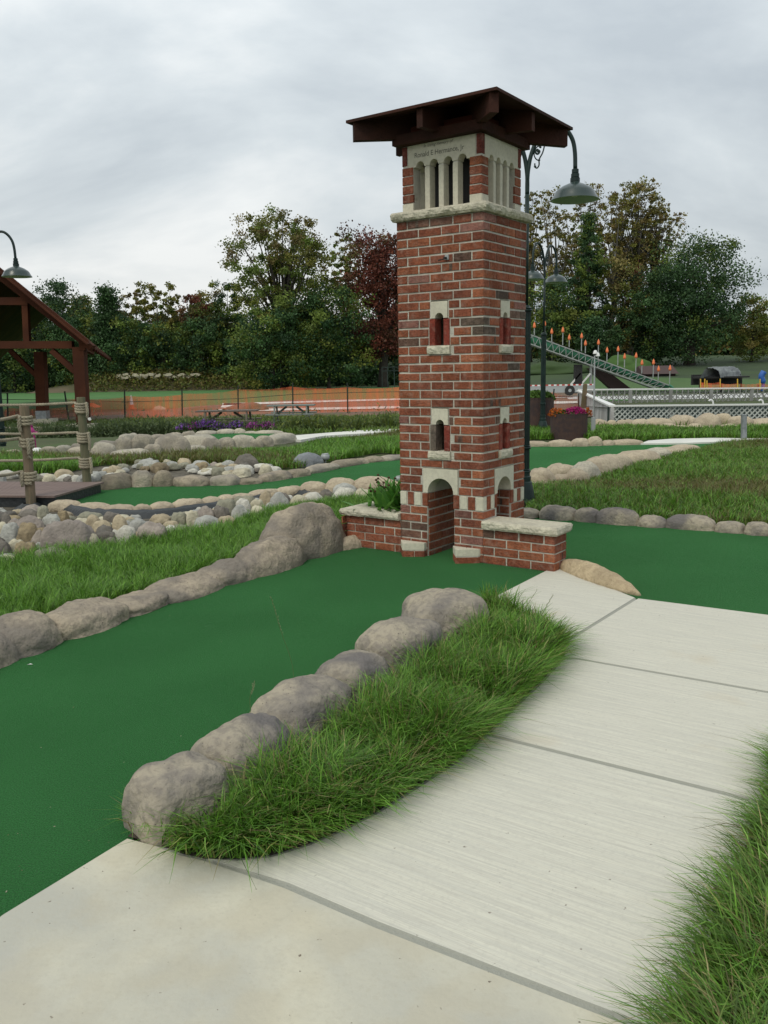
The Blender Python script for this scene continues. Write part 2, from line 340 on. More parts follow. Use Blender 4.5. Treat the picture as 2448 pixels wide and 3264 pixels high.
bed_curve = [(275, 1809), (343, 1827), (392, 1846), (441, 1857), (515, 1858), (588, 1850), (662, 1827), (740, 1794), (813, 1757), (900, 1702), (980, 1650), (1050, 1589), (1112, 1528), (1170, 1473), (1214, 1424), (1216, 1392), (1172, 1357), (1112, 1330), (1040, 1303)]
turf1 = Gs([(-110, 1500), (0, 1435), (100, 1398), (250, 1343), (350, 1303), (450, 1272), (550, 1242), (650, 1208), (760, 1176)]) + [TW(-1.36, 0.05), TW(-1.36, 0.9), TW(-0.5, 2.0)] + Gs([(1125, 1100), (1240, 1115), (1300, 1122), (1460, 1132), (1659, 1150), (1800, 1160), (1800, 1360), (1376, 1300), (1200, 1235)]) + Gs([(1040, 1310), (900, 1420), (700, 1520), (560, 1620), (440, 1720), (300, 1800), (270, 1830), (0, 1990), (-140, 2090)])
sheet('putting_turf', turf1, 0.0, M['turf'], kind='structure')
turf2 = Gs([(105, 1062), (222, 1050), (330, 1044), (450, 1040), (520, 1040), (620, 1025), (724, 1004), (863, 988)]) + Gs([(1141, 958), (1270, 956), (1390, 954), (1560, 950), (1660, 951), (1490, 968), (1430, 978), (1340, 995), (1200, 1030), (1141, 1042), (863, 1040), (760, 1055), (600, 1066), (500, 1082), (400, 1092), (290, 1100), (190, 1102), (110, 1100)])
sheet('far_putting_turf', turf2, 0.0, M['turf'], kind='structure')
sheet('back_putting_turf', Gs([(425, 950), (440, 940), (500, 934), (590, 935), (600, 942), (540, 948), (470, 952)], 0.12), 0.12, M['turf'], kind='structure')
# small far green beyond the planters
sheet('distant_putting_turf', Gs([(1150, 928), (1150, 915), (1205, 913), (1205, 930)]), 0.01, M['turf'], kind='structure')

# concrete path in slabs with tooled joints
def slab(b, pts, z=0.006, bev=0.009, gap=0.0045, mi=0):
    P = [Vector((p.x, p.y, z)) for p in pts]
    n = len(P); area = sum(P[i].x*P[(i+1) % n].y-P[(i+1) % n].x*P[i].y for i in range(n))
    if area < 0: P = P[::-1]
    def inset(d):
        o = []
        for i in range(n):
            a, c, e_ = P[i-1], P[i], P[(i+1) % n]
            d1 = (c-a).normalized(); d2 = (e_-c).normalized()
            n1 = Vector((-d1.y, d1.x, 0)); n2 = Vector((-d2.y, d2.x, 0)); k = max(0.35, 1+n1.dot(n2))
            o.append(c+(n1+n2)*d/k)
        return o
    A = inset(gap); B = inset(gap+bev)
    top = [Vector((p.x, p.y, z)) for p in B]; lo = [Vector((p.x, p.y, z-0.007)) for p in A]; bt = [Vector((p.x, p.y, z-0.10)) for p in A]
    P2, F = tri_poly(top)
    F = [f if ((P2[f[1]]-P2[f[0]]).cross(P2[f[2]]-P2[f[0]])).z > 0 else f[::-1] for f in F]
    b.add(top, F, mi=mi)
    b.add(lo+top, [(i, (i+1) % n, (i+1) % n+n, i+n) for i in range(n)], mi=2)
    b.add(bt+lo, [(i, (i+1) % n, (i+1) % n+n, i+n) for i in range(n)], mi=2)
Jd = [(441, 1857), (620, 1917), (813, 2001), (1080, 2105), (1343, 2206), (1460, 2252)]
Jc = [(1050, 1589), (1600, 1726), (1720, 1756)]
Jb = [(1214, 1424), (1251, 1426), (1659, 1498), (1760, 1516)]
pb = MB()
slab(pb, Gs([(-140, 2090), (0, 1977), (275, 1809), (343, 1827), (392, 1846)]+Jd+[(1500, 2800), (-800, 2800)]), mi=1)
slab(pb, Gs(bed_curve[3:12]+Jc[1:]+[(1790, 1800), (1680, 2260)]+Jd[:0:-1]))
slab(pb, Gs(bed_curve[11:15]+Jb[1:]+Jc[:0:-1]))
slab(pb, Gs([(1216, 1392), (1376, 1293), (1659, 1329), (1780, 1345), (1760, 1516), (1659, 1498), (1251, 1426), (1214, 1424)]))
slab(pb, Gs([(1040, 1303), (1200, 1222), (1376, 1293), (1216, 1392), (1172, 1357), (1112, 1330)]))
pb.build('path', [M['concrete'], M['concrete_smooth'], M['joint']], kind='structure')
sheet('path_joints', Gs([(-130, 2085), (275, 1815), (441, 1850), (700, 1800), (1048, 1588), (1210, 1420), (1214, 1392), (1050, 1305), (1200, 1226), (1376, 1296), (1780, 1350), (1760, 1800), (1600, 2230), (1500, 2700), (-700, 2700)]), 0.0015, M['joint'], kind='structure')
sheet('bed_soil', Gs(bed_curve+[(865, 1440), (778, 1480), (680, 1530), (560, 1610), (440, 1700), (300, 1790)]), 0.0045, M['soil'], kind='structure')
sheet('verge_soil', Gs([(1740, 1560), (1675, 1680), (1628, 1800), (1580, 1930), (1530, 2050), (1440, 2240), (1500, 2800), (1900, 2800), (1900, 1590)]), 0.010, M['ground'], kind='structure')
# lawns and stream bed under the blades
sheet('stream_bed', Gs([(-200, 1085), (100, 1092), (330, 1102), (600, 1064), (853, 1040), (860, 1080), (700, 1090), (560, 1125), (440, 1160), (200, 1200), (0, 1230), (-250, 1240)]), -0.012, M['gravel'], kind='structure')
sheet('upper_stream_bed', Gs([(-250, 1055), (-250, 1018), (0, 1022), (230, 1005), (420, 1003), (600, 1005), (600, 1030), (400, 1040), (222, 1048), (100, 1056)]), -0.014, M['gravel'], kind='structure')
sheet('white_path', Gs([(590, 953), (640, 943), (700, 938), (790, 931), (900, 927), (900, 934), (780, 939), (700, 944), (650, 953)]), 0.03, M['white_path'], depth=0.08, kind='structure')
sheet('white_walk', Gs([(1384, 961), (1400, 955), (1450, 951), (1540, 949), (1700, 951), (1700, 955), (1560, 957), (1480, 960)]), 0.03, M['white_path'], depth=0.08, kind='structure')
# construction ground, lawn behind it
def strip(name, l, m, dz=0.0, **k):
    P = [onto(x, y) for x, y in l]
    P = [Vector((p.x, p.y, p.z+dz)) for p in P]
    b = MB(); Q, F = tri_poly(P); F = [f if ((Q[f[1]]-Q[f[0]]).cross(Q[f[2]]-Q[f[0]])).z > 0 else f[::-1] for f in F]
    b.add(Q, F); return b.build(name, m, **k)
lb = MB(); lb.add([(-110, 47, -0.405), (14, 47, -0.405), (14, 96, -0.405), (-110, 96, -0.405)], [(0, 1, 2, 3)]); lb.build('lawn', M['lawn'], kind='structure')
strip('construction_ground', [(60, 908), (150, 893), (330, 888), (430, 878), (640, 864), (870, 862), (870, 900), (400, 910)], M['dirt'], 0.02, kind='structure')
strip('construction_ground_by_pool', [(1130, 850), (1275, 846), (1320, 880), (1330, 900), (1130, 903)], M['dirt'], 0.02, kind='structure')
for nm, l in (('concrete_slab', [(470, 889), (484, 873), (545, 872), (540, 884)]), ('concrete_walk', [(480, 873), (870, 862), (870, 865.5), (482, 877)]), ('concrete_walk', [(555, 890), (560, 885), (870, 879), (870, 884)]),
              ('concrete_walk', [(1140, 859), (1280, 856), (1280, 859), (1140, 863)]), ('concrete_walk', [(1140, 870), (1275, 868), (1275, 872), (1140, 876)])):
    strip(nm, l, M['white_path'], 0.05, kind='structure')
# right: dull lawn hillside
hb = MB(); vs = []; xs = np.arange(8, 121, 4.0); ys = list(np.arange(58, 121, 4.0))
for y in ys:
    for x in xs: vs.append((x, y, terr(x, y)+0.01))
hb.add(vs, [(j*len(xs)+i, j*len(xs)+i+1, (j+1)*len(xs)+i+1, (j+1)*len(xs)+i) for j in range(len(ys)-1) for i in range(len(xs)-1)])
hb.build('hillside', M['dull_lawn'], smooth=True, kind='structure')
strip('near_pool_lawn', [(1260, 848), (1700, 843), (1700, 829), (1260, 832)], M['mid_lawn'], 0.03, kind='structure')

# ------------------------------------------------------------------ brick tower
random.seed(5)
CZ = 0.0677; Z0 = 2.6127
def jz(k): return Z0-CZ*k
RED = [(0.31, 0.103, 0.056), (0.28, 0.093, 0.053), (0.335, 0.112, 0.060), (0.25, 0.088, 0.054), (0.37, 0.130, 0.066), (0.30, 0.104, 0.062)]
BRN = [(0.16, 0.095, 0.070), (0.19, 0.10, 0.072), (0.13, 0.095, 0.072)]
PALE = [(0.30, 0.14, 0.11)]
def bcol(key=None, rnd=random):
    r_ = random.Random(hash(key) % 99991) if key is not None else rnd
    u = r_.random()
    c = r_.choice(BRN) if u < 0.065 else (r_.choice(PALE) if u < 0.10 else r_.choice(RED))
    k = r_.uniform(0.84, 1.14); return tuple(x*k for x in c)
PROUD = 0.0038
class Face:      # a vertical face: origin o (local), direction u, inward normal n
    def __init__(s, b, o, u, n): s.b = b; s.o = Vector(o); s.u = Vector(u); s.n = Vector(n)
    def brick(s, a0, a1, z0, z1, col, mi=1, proud=0.0, dep=0.012):
        j = lambda k=0.0012: random.uniform(-k, k)
        a0 += j(0.002)+0.0012; a1 += j(0.002)-0.0012; z0 += j(0.002); z1 += j(0.002); pr = proud+random.uniform(0, 0.0018)
        P = []
        for d in (-pr, PROUD+dep):
            for a, z in ((a0, z0), (a1, z0), (a1, z1), (a0, z1)):
                P.append(s.o+s.u*a+s.n*d+Vector((0, 0, z)))
        c = 0.0022   # chipped, eased arris
        Q = []
        for a, z in ((a0+c, z0+c), (a1-c, z0+c), (a1-c, z1-c), (a0+c, z1-c)): Q.append(s.o+s.u*a+s.n*(-pr-0.0018)+Vector((0, 0, z)))
        s.b.add(P+Q, [(0, 1, 5, 4), (1, 2, 6, 5), (2, 3, 7, 6), (3, 0, 4, 7), (0, 1, 9, 8), (1, 2, 10, 9), (2, 3, 11, 10), (3, 0, 8, 11), (8, 9, 10, 11)], col, mi)
        if random.random() < 0.12 and a1-a0 > 0.12:      # flashed dark band across a brick
            f0 = random.uniform(0.1, 0.7); aa = a0+(a1-a0)*f0; bb = min(a1-c, aa+random.uniform(0.02, 0.05))
            s.b.add([s.o+s.u*t_+s.n*(-pr-0.0021)+Vector((0, 0, z)) for t_, z in ((aa, z0+c), (bb, z0+c), (bb, z1-c), (aa, z1-c))], [(0, 1, 2, 3)], random.choice(BRN), mi)
    def course(s, segs, z0, z1, holes, keyL, keyR, row, start=0.0, lo=0.0, hi=None):
        a = start
        for i, L_ in enumerate(segs):
            b0, b1 = a, a+L_; a = b1+0.010
            key = (keyL, row) if i == 0 else ((keyR, row) if i == len(segs)-1 else (s.o.x, s.o.y, s.u.x, row, i))
            col = bcol(repr(key).__hash__() if False else (sum(ord(ch)*(q+7) for q, ch in enumerate(repr(key)))))
            parts = [(b0, b1)]
            for h0, h1, hz0, hz1 in holes:
                if z1 > hz0+0.01 and z0 < hz1-0.01:
                    nx = []
                    for p0, p1 in parts:
                        if h1+0.008 <= p0 or h0-0.008 >= p1: nx.append((p0, p1)); continue
                        if p0 < h0-0.008: nx.append((p0, h0-0.008))
                        if p1 > h1+0.008: nx.append((h1+0.008, p1))
                    parts = nx
            for p0, p1 in parts:
                if p1-p0 > 0.022: s.brick(p0, p1, z0, z1, col)
WL, WR = 0.762, 0.702
LA = [0.092, 0.194, 0.194, 0.150, 0.092]; LB = [0.194, 0.194, 0.150, 0.194]
RA = [0.194, 0.194, 0.194, 0.090]; RB = [0.092, 0.194, 0.194, 0.192]
tower = empty('brick_tower', C0, TZ, label='tall brick tower with limestone arches and broad brown timber roof', cat='tower')
tw = MB()
cF, cR = -WL/2, WR/2
def whole(f, c_):       # window openings on a face centred at c_
    hs = []
    for t0, t1, t2, t3 in ((9, 11, 14, 15), (21, 23, 26, 27)):
        hs += [(c_-0.076, c_+0.076, jz(t1), jz(t0)), (c_-0.090, c_+0.090, jz(t2), jz(t1)), (c_-0.1, c_+0.1, jz(t3), jz(t2))]
    return hs
DOOR = 0.1185
def dhole(c_): return [(c_-0.162, c_+0.162, jz(31), jz(28)), (c_-DOOR, c_+DOOR, -1, jz(31)+0.01)]
faces = {'front': (Face(tw, (-WL, 0, 0), (1, 0, 0), (0, 1, 0)), WL, LA, LB, WL/2, True, 'c0', 'c1'),
         'right': (Face(tw, (0, 0, 0), (0, 1, 0), (-1, 0, 0)), WR, RA, RB, WR/2, True, 'c1', 'c2'),
         'back': (Face(tw, (0, WR, 0), (-1, 0, 0), (0, -1, 0)), WL, LA, LB, WL/2, True, 'c2', 'c3'),
         'left': (Face(tw, (-WL, WR, 0), (0, -1, 0), (1, 0, 0)), WR, RA, RB, WR/2, False, 'c3', 'c0')}
SZ0, SZ1 = jz(31)-0.110, jz(31)
for nm, (F_, W_, A_, B_, cc, door, kl, kr) in faces.items():
    hs = whole(F_, cc)+(dhole(cc) if door else [])
    for k in range(31):
        segs = (A_ if k % 2 == 0 else B_)
        F_.course(segs, jz(k+1)+0.0065, jz(k)-0.0065, hs, kl, kr, k)
    # row of upright bricks, red and cream by turns
    n_ = int(round(W_/0.0665)); stp = (W_+0.010)/n_
    for i in range(n_):
        a0 = i*stp; a1 = a0+stp-0.010
        if door and a1 > cc-DOOR-0.004 and a0 < cc+DOOR+0.004:
            if a0 < cc-DOOR: a1 = min(a1, cc-DOOR)
            elif a1 > cc+DOOR: a0 = max(a0, cc+DOOR)
            else: continue
            if a1-a0 < 0.03: continue
        cream = (i % 2 == 0) if nm in ('front', 'back') else (i % 2 == 0 or i == n_-1)
        F_.brick(a0, a1, SZ0+0.004, SZ1-0.004, (1, 1, 1) if cream else random.choice(RED), mi=2 if cream else 1)
    for k in range(6):
        z1 = SZ0-CZ*k; z0 = z1-CZ
        F_.course((A_ if k % 2 == 0 else B_), z0+0.0065, z1-0.0065, hs, kl, kr, 40+k)
# mortar core: piers round the passage, hollow shaft above
d0 = PROUD; TH = 0.095
def wallcells(o, u, n, W_, z0, z1, holes, th=TH, trim=0.0):
    as_ = sorted({trim, W_-trim}|{h[0] for h in holes}|{h[1] for h in holes}); zs = sorted({z0, z1}|{max(z0, min(z1, h[2])) for h in holes}|{max(z0, min(z1, h[3])) for h in holes})
    o = Vector(o); u = Vector(u); n = Vector(n)
    for i in range(len(as_)-1):
        for j in range(len(zs)-1):
            a0, a1, b0, b1 = as_[i], as_[i+1], zs[j], zs[j+1]
            am, bm = (a0+a1)/2, (b0+b1)/2
            if any(h[0] < am < h[1] and h[2] < bm < h[3] for h in holes): continue
            P = [o+u*a+n*d+Vector((0, 0, z)) for d in (d0, th) for a, z in ((a0, b0), (a1, b0), (a1, b1), (a0, b1))]
            fs = [(0, 1, 2, 3), (7, 6, 5, 4), (0, 4, 5, 1), (1, 5, 6, 2), (2, 6, 7, 3), (3, 7, 4, 0)]
            tw.add(P, fs, mi=0)
for nm, (F_, W_, A_, B_, cc, door, kl, kr) in faces.items():
    tr = d0 if nm in ('front', 'back') else TH
    hs = whole(F_, cc)
    if door: hs = hs+[(cc-0.162, cc+0.162, jz(31), jz(28)), (cc-DOOR-0.007, cc+DOOR+0.007, 0, jz(31))]
    wallcells(F_.o, F_.u, F_.n, W_, 0.0, Z0, hs, trim=tr)
# passage piers (inside the outer skin)
for x0, x1, y0, y1 in ((-WL+TH, -WL/2-DOOR-0.007, TH, WR-TH), (-WL/2+DOOR+0.007, -TH, TH, WR/2-DOOR-0.007), (-WL/2+DOOR+0.007, -TH, WR/2+DOOR+0.007, WR-TH)):
    tw.box(x0, x1, y0, y1, 0, 0.66, mi=0)
tw.box(-WL+TH, -TH, TH, WR-TH, 0.66, 0.70, mi=0)
# brick jambs of the passage
jL = Face(tw, (-WL/2-DOOR-0.001, 0.0, 0), (0, 1, 0), (-1, 0, 0)); jR = Face(tw, (-WL/2+DOOR+0.001, 0.0, 0), (0, 1, 0), (1, 0, 0))
jb = Face(tw, (0, WR/2+DOOR+0.001, 0), (-1, 0, 0), (0, 1, 0)); jf = Face(tw, (0, WR/2-DOOR-0.001, 0), (-1, 0, 0), (0, -1, 0))
for k in range(8):
    z1 = SZ1-CZ*k+0.0; z0 = z1-CZ
    if z0 < -0.06: continue
    jL.course([0.194, 0.194, 0.194, 0.07] if k % 2 else [0.082, 0.194, 0.194, 0.184], z0+0.0065, z1-0.0065, [], 'ja', 'jb', 60+k, start=0.020)
    jR.course([0.09, 0.11] if k % 2 else [0.19], z0+0.0065, z1-0.0065, [], 'jc', 'jd', 60+k, start=0.020)
    jb.course([0.184, 0.040] if k % 2 else [0.082, 0.142], z0+0.0065, z1-0.0065, [], 'je', 'jf', 60+k, start=0.020)
    jf.course([0.184, 0.040] if k % 2 else [0.082, 0.142], z0+0.0065, z1-0.0065, [], 'jg', 'jh', 60+k, start=0.020)
tw.build('brick_shaft', [M['mortar'], M['brick'], M['limestone']], tower)

def arch_block(b, F_, c_, half, z0, z1, rad, spring, proud=0.002, dep=0.10, seg=14, mi=0, n_arch=None):
    """stone plate with round-headed cuts in its lower edge"""
    cs = n_arch or [c_]
    pts = [(c_-half, z0)]
    for ca in cs:
        pts.append((ca-rad, z0))
        for i in range(seg+1):
            t_ = math.pi-math.pi*i/seg; pts.append((ca+rad*math.cos(t_), spring+rad*math.sin(t_)))
        pts.append((ca+rad, z0))
    pts.append((c_+half, z0)); pts.append((c_+half, z1)); pts.append((c_-half, z1))
    cl = []
    for p in pts:
        if not cl or (abs(cl[-1][0]-p[0])+abs(cl[-1][1]-p[1])) > 1e-6: cl.append(p)
    P = [F_.o+F_.u*a-F_.n*proud+Vector((0, 0, z)) for a, z in cl]; n = len(P)
    from mathutils.geometry import tessellate_polygon
    flat = [Vector((a, z, 0)) for a, z in cl]; tri = [tuple(t) for t in tessellate_polygon([flat])]
    Q = [p+F_.n*(dep+proud) for p in P]
    b.add(P+Q, tri+[tuple(i+n for i in t)[::-1] for t in tri]+[(i, (i+1) % n, (i+1) % n+n, i+n) for i in range(n)], mi=mi)
def rough_slab(name, x0, x1, y0, y1, z0, z1, parent, rough=0.010, seed=0, step=0.028, smoothside=(), frame=None, **k):
    """rock-faced stone: sawn top, split sides"""
    nx = max(2, int((x1-x0)/step)); ny = max(2, int((y1-y0)/step)); nz = max(3, int((z1-z0)/0.014))
    bm = bmesh.new(); bmesh.ops.create_cube(bm, size=1)
    for ax, n in ((0, nx), (1, ny), (2, nz)):
        for i in range(1, n):
            c_ = -0.5+i/n; co = [0, 0, 0]; co[ax] = c_; no = [0, 0, 0]; no[ax] = 1
            bmesh.ops.bisect_plane(bm, geom=bm.verts[:]+bm.edges[:]+bm.faces[:], plane_co=co, plane_no=no)
    for v_ in bm.verts:
        x, y, z = v_.co; e_ = 0.499
        sx = (1 if x > e_ else -1 if x < -e_ else 0); sy = (1 if y > e_ else -1 if y < -e_ else 0)
        p = Vector((x0+(x+0.5)*(x1-x0), y0+(y+0.5)*(y1-y0), z0+(z+0.5)*(z1-z0)))
        bulge = math.cos(z*math.pi)**0.5 if abs(z) < 0.5 else 0
        nn = noise.fractal(p*14+Vector((seed*3.1, 0, 0)), 1.0, 2.0, 4)*1.2+noise.noise(p*46+Vector((seed, 9, 0)))*0.45
        d = rough*(0.3+nn)*(0.4+0.6*bulge)+rough*0.6*bulge-(rough*0.5 if abs(z) > 0.499 else 0)
        if sx and not ('x+' in smoothside and sx > 0) and not ('x-' in smoothside and sx < 0): p.x += sx*d
        if sy and not ('y+' in smoothside and sy > 0) and not ('y-' in smoothside and sy < 0): p.y += sy*d
        if z < -e_: p.z += 0.25*rough*nn
        v_.co = p
    me = bpy.data.meshes.new(name); bm.to_mesh(me); bm.free(); me.materials.append(M['rock_face'])
    o = bpy.data.objects.new(name, me); C.objects.link(o); o.parent = parent
    return T(o, **k)
for nm, (F_, W_, A_, B_, cc, door, kl, kr) in faces.items():
    for q, (t0, t1, t2, t3) in enumerate(((9, 11, 14, 15), (21, 23, 26, 27))):
        wn_ = empty('window', (0, 0, 0)); wn_.parent = tower
        b = MB(); F2 = Face(b, F_.o, F_.u, F_.n)
        arch_block(b, F2, cc, 0.073, jz(t1)+0.004, jz(t0)-0.006, 0.037, jz(t1)+0.006)
        b.build('lintel', M['limestone'], wn_)
        b = MB(); F2 = Face(b, F_.o, F_.u, F_.n)
        c1_ = (0.28, 0.06, 0.04) if not (q == 1 and nm == 'front') else (0.19, 0.155, 0.12)
        F2.brick(cc-0.091, cc-0.037, jz(t2)+0.003, jz(t1)-0.002, c1_, 0, 0.001, 0.085); F2.brick(cc+0.037, cc+0.091, jz(t2)+0.003, jz(t1)-0.002, (0.27, 0.06, 0.042), 0, 0.001, 0.085)
        b.build('jamb', M['brick'], wn_)
        # sill, rock faced
        if nm in ('front', 'back'):
            xx0 = F_.o.x+F_.u.x*(cc-0.1); xx1 = F_.o.x+F_.u.x*(cc+0.1); xs_ = sorted((xx0, xx1)); yy = sorted((F_.o.y-F_.n.y*0.018, F_.o.y+F_.n.y*0.095))
            sm_ = ('y+',) if nm == 'front' else ('y-',)
            rough_slab('sill', xs_[0], xs_[1], yy[0], yy[1], jz(t3)+0.004, jz(t2)+0.001, wn_, 0.005, seed=q+3, step=0.012, smoothside=sm_+('x+', 'x-'))
        else:
            ys_ = sorted((F_.o.y+F_.u.y*(cc-0.1), F_.o.y+F_.u.y*(cc+0.1))); xx = sorted((F_.o.x-F_.n.x*0.018, F_.o.x+F_.n.x*0.095))
            sm_ = ('x-',) if nm == 'right' else ('x+',)
            rough_slab('sill', xx[0], xx[1], ys_[0], ys_[1], jz(t3)+0.004, jz(t2)+0.001, wn_, 0.005, seed=q+7, step=0.012, smoothside=sm_+('y+', 'y-'))
    if door:
        b = MB(); F2 = Face(b, F_.o, F_.u, F_.n)
        arch_block(b, F2, cc, 0.158, jz(31)+0.003, jz(28)-0.004, DOOR, jz(31)+0.005, dep=0.12, seg=22)
        b.build('door_arch', M['limestone'], tower)
# small black sensor on a bracket in the front face
b = MB(); bx = -WL/2+0.075; bz = jz(4)-0.040
b.box(bx-0.016, bx+0.016, -0.012, 0.012, bz-0.006, bz+0.030, mi=0); b.tube([(bx-0.004, -0.010, bz+0.006), (bx-0.004, -0.040, bz+0.004)], 0.009, 10, mi=1); b.tube([(bx-0.004, -0.03, bz), (bx-0.05, -0.055, bz-0.012)], 0.004, 6, mi=1)
b.build('sensor', [M['galv'], M['dark']], tower)
# projecting ledge
for s_, a in enumerate(((-WL-0.032, 0.034, -0.034, 0.10), (-WL-0.032, 0.034, WR-0.10, WR+0.034), (-WL-0.032, -WL+0.10, 0.103, WR-0.103), (-0.10, 0.034, 0.103, WR-0.103))):
    rough_slab('ledge', a[0], a[1], a[2], a[3], Z0+0.002, Z0+0.066, tower, 0.013, seed=11+s_, step=0.013)
b = MB(); b.box(-WL+0.098, -0.098, 0.10, WR-0.10, Z0-0.02, Z0+0.062); b.build('ledge_core', M['limestone'], tower)
# belfry
BX0, BX1, BY0, BY1 = -0.725, -0.035, 0.035, 0.667; BZ0, BZ1 = Z0+0.066, 3.165
bf = MB()
bfaces = [(Face(bf, (BX0, BY0, 0), (1, 0, 0), (0, 1, 0)), BX1-BX0), (Face(bf, (BX1, BY0, 0), (0, 1, 0), (-1, 0, 0)), BY1-BY0), (Face(bf, (BX1, BY1, 0), (-1, 0, 0), (0, -1, 0)), BX1-BX0), (Face(bf, (BX0, BY1, 0), (0, -1, 0), (1, 0, 0)), BY1-BY0)]
PW = 0.100
for fi, (F_, W_) in enumerate(bfaces):
    for side in (0, 1):
        a0, a1 = (0, PW) if side == 0 else (W_-PW, W_)
        F_.brick(a0, a1, BZ0, BZ0+0.066, (1, 1, 1), 2, 0.001)
        for k in range(4): F_.brick(a0, a1, BZ0+0.071+CZ*k*0.99, BZ0+0.071+CZ*k*0.99+0.0575, bcol((fi+side*1.0) % 4*13+k*7), 1)
        e0, e1 = (0, 0.045) if side == 0 else (W_-0.045, W_)
        F_.brick(e0, e1, BZ0+0.345, BZ1-0.004, (0.2, 0.06, 0.045), 1, 0.0)
for x0 in (BX0+d0, BX1-PW+0.001):
    for y0 in (BY0+d0, BY1-PW+0.001): bf.box(x0, x0+PW-d0-0.001, y0, y0+PW-d0-0.001, BZ0, BZ1, mi=0)
bf.box(BX0+0.17, BX1-0.17, BY0+0.17, BY1-0.17, BZ0-0.01, BZ1, mi=3)  # added dark core, makes the open belfry interior read as shaded
bf.build('piers_and_shade_core', [M['mortar'], M['brick'], M['limestone'], M['dark']], tower)
for fi, (F_, W_) in enumerate(bfaces):
    c_ = W_/2; half = c_-0.052; r_ = 0.035; sp = (W_-2*PW)/4
    cs = [PW+sp*(i+0.5) for i in range(4)]; r_ = min(0.037, sp*0.30)
    b = MB(); F2 = Face(b, F_.o, F_.u, F_.n)
    arch_block(b, F2, c_, half, 3.004, BZ1-0.001, r_, 3.006, proud=0.0, dep=0.085, seg=12, n_arch=cs)
    pan = b.build('arcade_panel', M['limestone'], tower)
    if fi == 0: PANEL = pan
    for i in range(3):
        cx_ = PW+sp*(i+1); b = MB(); hw = (sp/2-r_)*0.86
        P = []
        for d in (0.004, 0.080):
            for a in (cx_-hw, cx_+hw): P.append((a, d))
        q = [(cx_-hw, 0.004), (cx_+hw, 0.004), (cx_+hw, 0.080), (cx_-hw, 0.080)]
        b.prism([F_.o+F_.u*a+F_.n*d+Vector((0, 0, BZ0-0.002)) for a, d in q], (0, 0, 2.994-BZ0))
        b.prism([F_.o+F_.u*(cx_+(a-cx_)*0.9)+F_.n*(d*0.94+0.003)+Vector((0, 0, 2.992)) for a, d in q], (0, 0, 0.0125), mi=1)
        b.build('colonnette', [M['limestone'], M['mortar']], tower)
# carved words on the front panel
def words(txt, s0, s1, z, parent, italic=0.0, size=None, y=BY0-0.0006, name='lettering'):
    cu = bpy.data.curves.new('lettering_curve', 'FONT'); cu.body = txt; cu.size = 1; cu.extrude = 0.0; cu.shear = italic
    cu.offset = 0.016
    o = bpy.data.objects.new('lettering_curve', cu); C.objects.link(o)
    dg = bpy.context.evaluated_depsgraph_get(); me = bpy.data.meshes.new_from_object(o.evaluated_get(dg)); bpy.data.objects.remove(o)
    xs_ = [v_.co.x for v_ in me.vertices]; w_ = max(xs_)-min(xs_); k_ = (s1-s0)/w_; ky = size if size else k_
    for v_ in me.vertices: v_.co = Vector((s0+(v_.co.x-min(xs_))*k_, y, z+v_.co.y*ky))
    # give the strokes feet so that they read as a carved roman letter
    me.materials.clear(); me.materials.append(M['ink'])
    ob = bpy.data.objects.new(name, me); C.objects.link(ob); ob.parent = parent
words('Ronald E Hermance, Jr', -0.612, -0.180, 3.072, PANEL, size=0.050)
words('In loving memory of', -0.530, -0.270, 3.136, PANEL, italic=0.35, size=0.030)
# timber roof
RC = (-0.381, 0.351); HR = 0.636; ZT = 3.345; RISE = 0.135
b = MB()
tip = [(RC[0]+sx*HR, RC[1]+sy*HR) for sx, sy in ((-1, -1), (1, -1), (1, 1), (-1, 1))]
b.add([(*p, ZT-0.022) for p in tip]+[(*p, ZT-0.002) for p in tip]+[(RC[0], RC[1], ZT-0.022+RISE), (RC[0], RC[1], ZT+RISE)],
      [(0, 1, 5, 4), (1, 2, 6, 5), (2, 3, 7, 6), (3, 0, 4, 7)]+[(i, 8, (i+1) % 4) for i in range(4)]+[(4+i, 4+(i+1) % 4, 9) for i in range(4)])
roof = b.build('roof', M['wood_dark'], tower)
def rafter(dx, dy, wd):
    dl = math.hypot(dx, dy); ux, uy = dx/dl, dy/dl; px, py = -uy*wd/2, ux*wd/2
    r1 = max(abs(dx), abs(dy))
    zu = lambda r_: ZT-0.0235+RISE*(1-r_/HR)
    P = []
    for sg in (-1, 1):
        for r_, z_ in ((0.02, zu(0.02)), (dl, zu(r1)), (dl, 3.195), (0.02, 3.237)): P.append((RC[0]+ux*r_+px*sg, RC[1]+uy*r_+py*sg, z_))
    b = MB(); b.add(P, [(0, 1, 2, 3), (7, 6, 5, 4), (0, 4, 5, 1), (1, 5, 6, 2), (2, 6, 7, 3), (3, 7, 4, 0)]); b.build('rafter', M['wood_dark'], roof)
for sx, sy in ((-1, -1), (1, -1), (1, 1), (-1, 1)): rafter(sx*0.597, sy*0.597, 0.064)
for sx, sy in ((0, -1), (1, 0), (0, 1), (-1, 0)): rafter(sx*0.600, sy*0.600, 0.050)
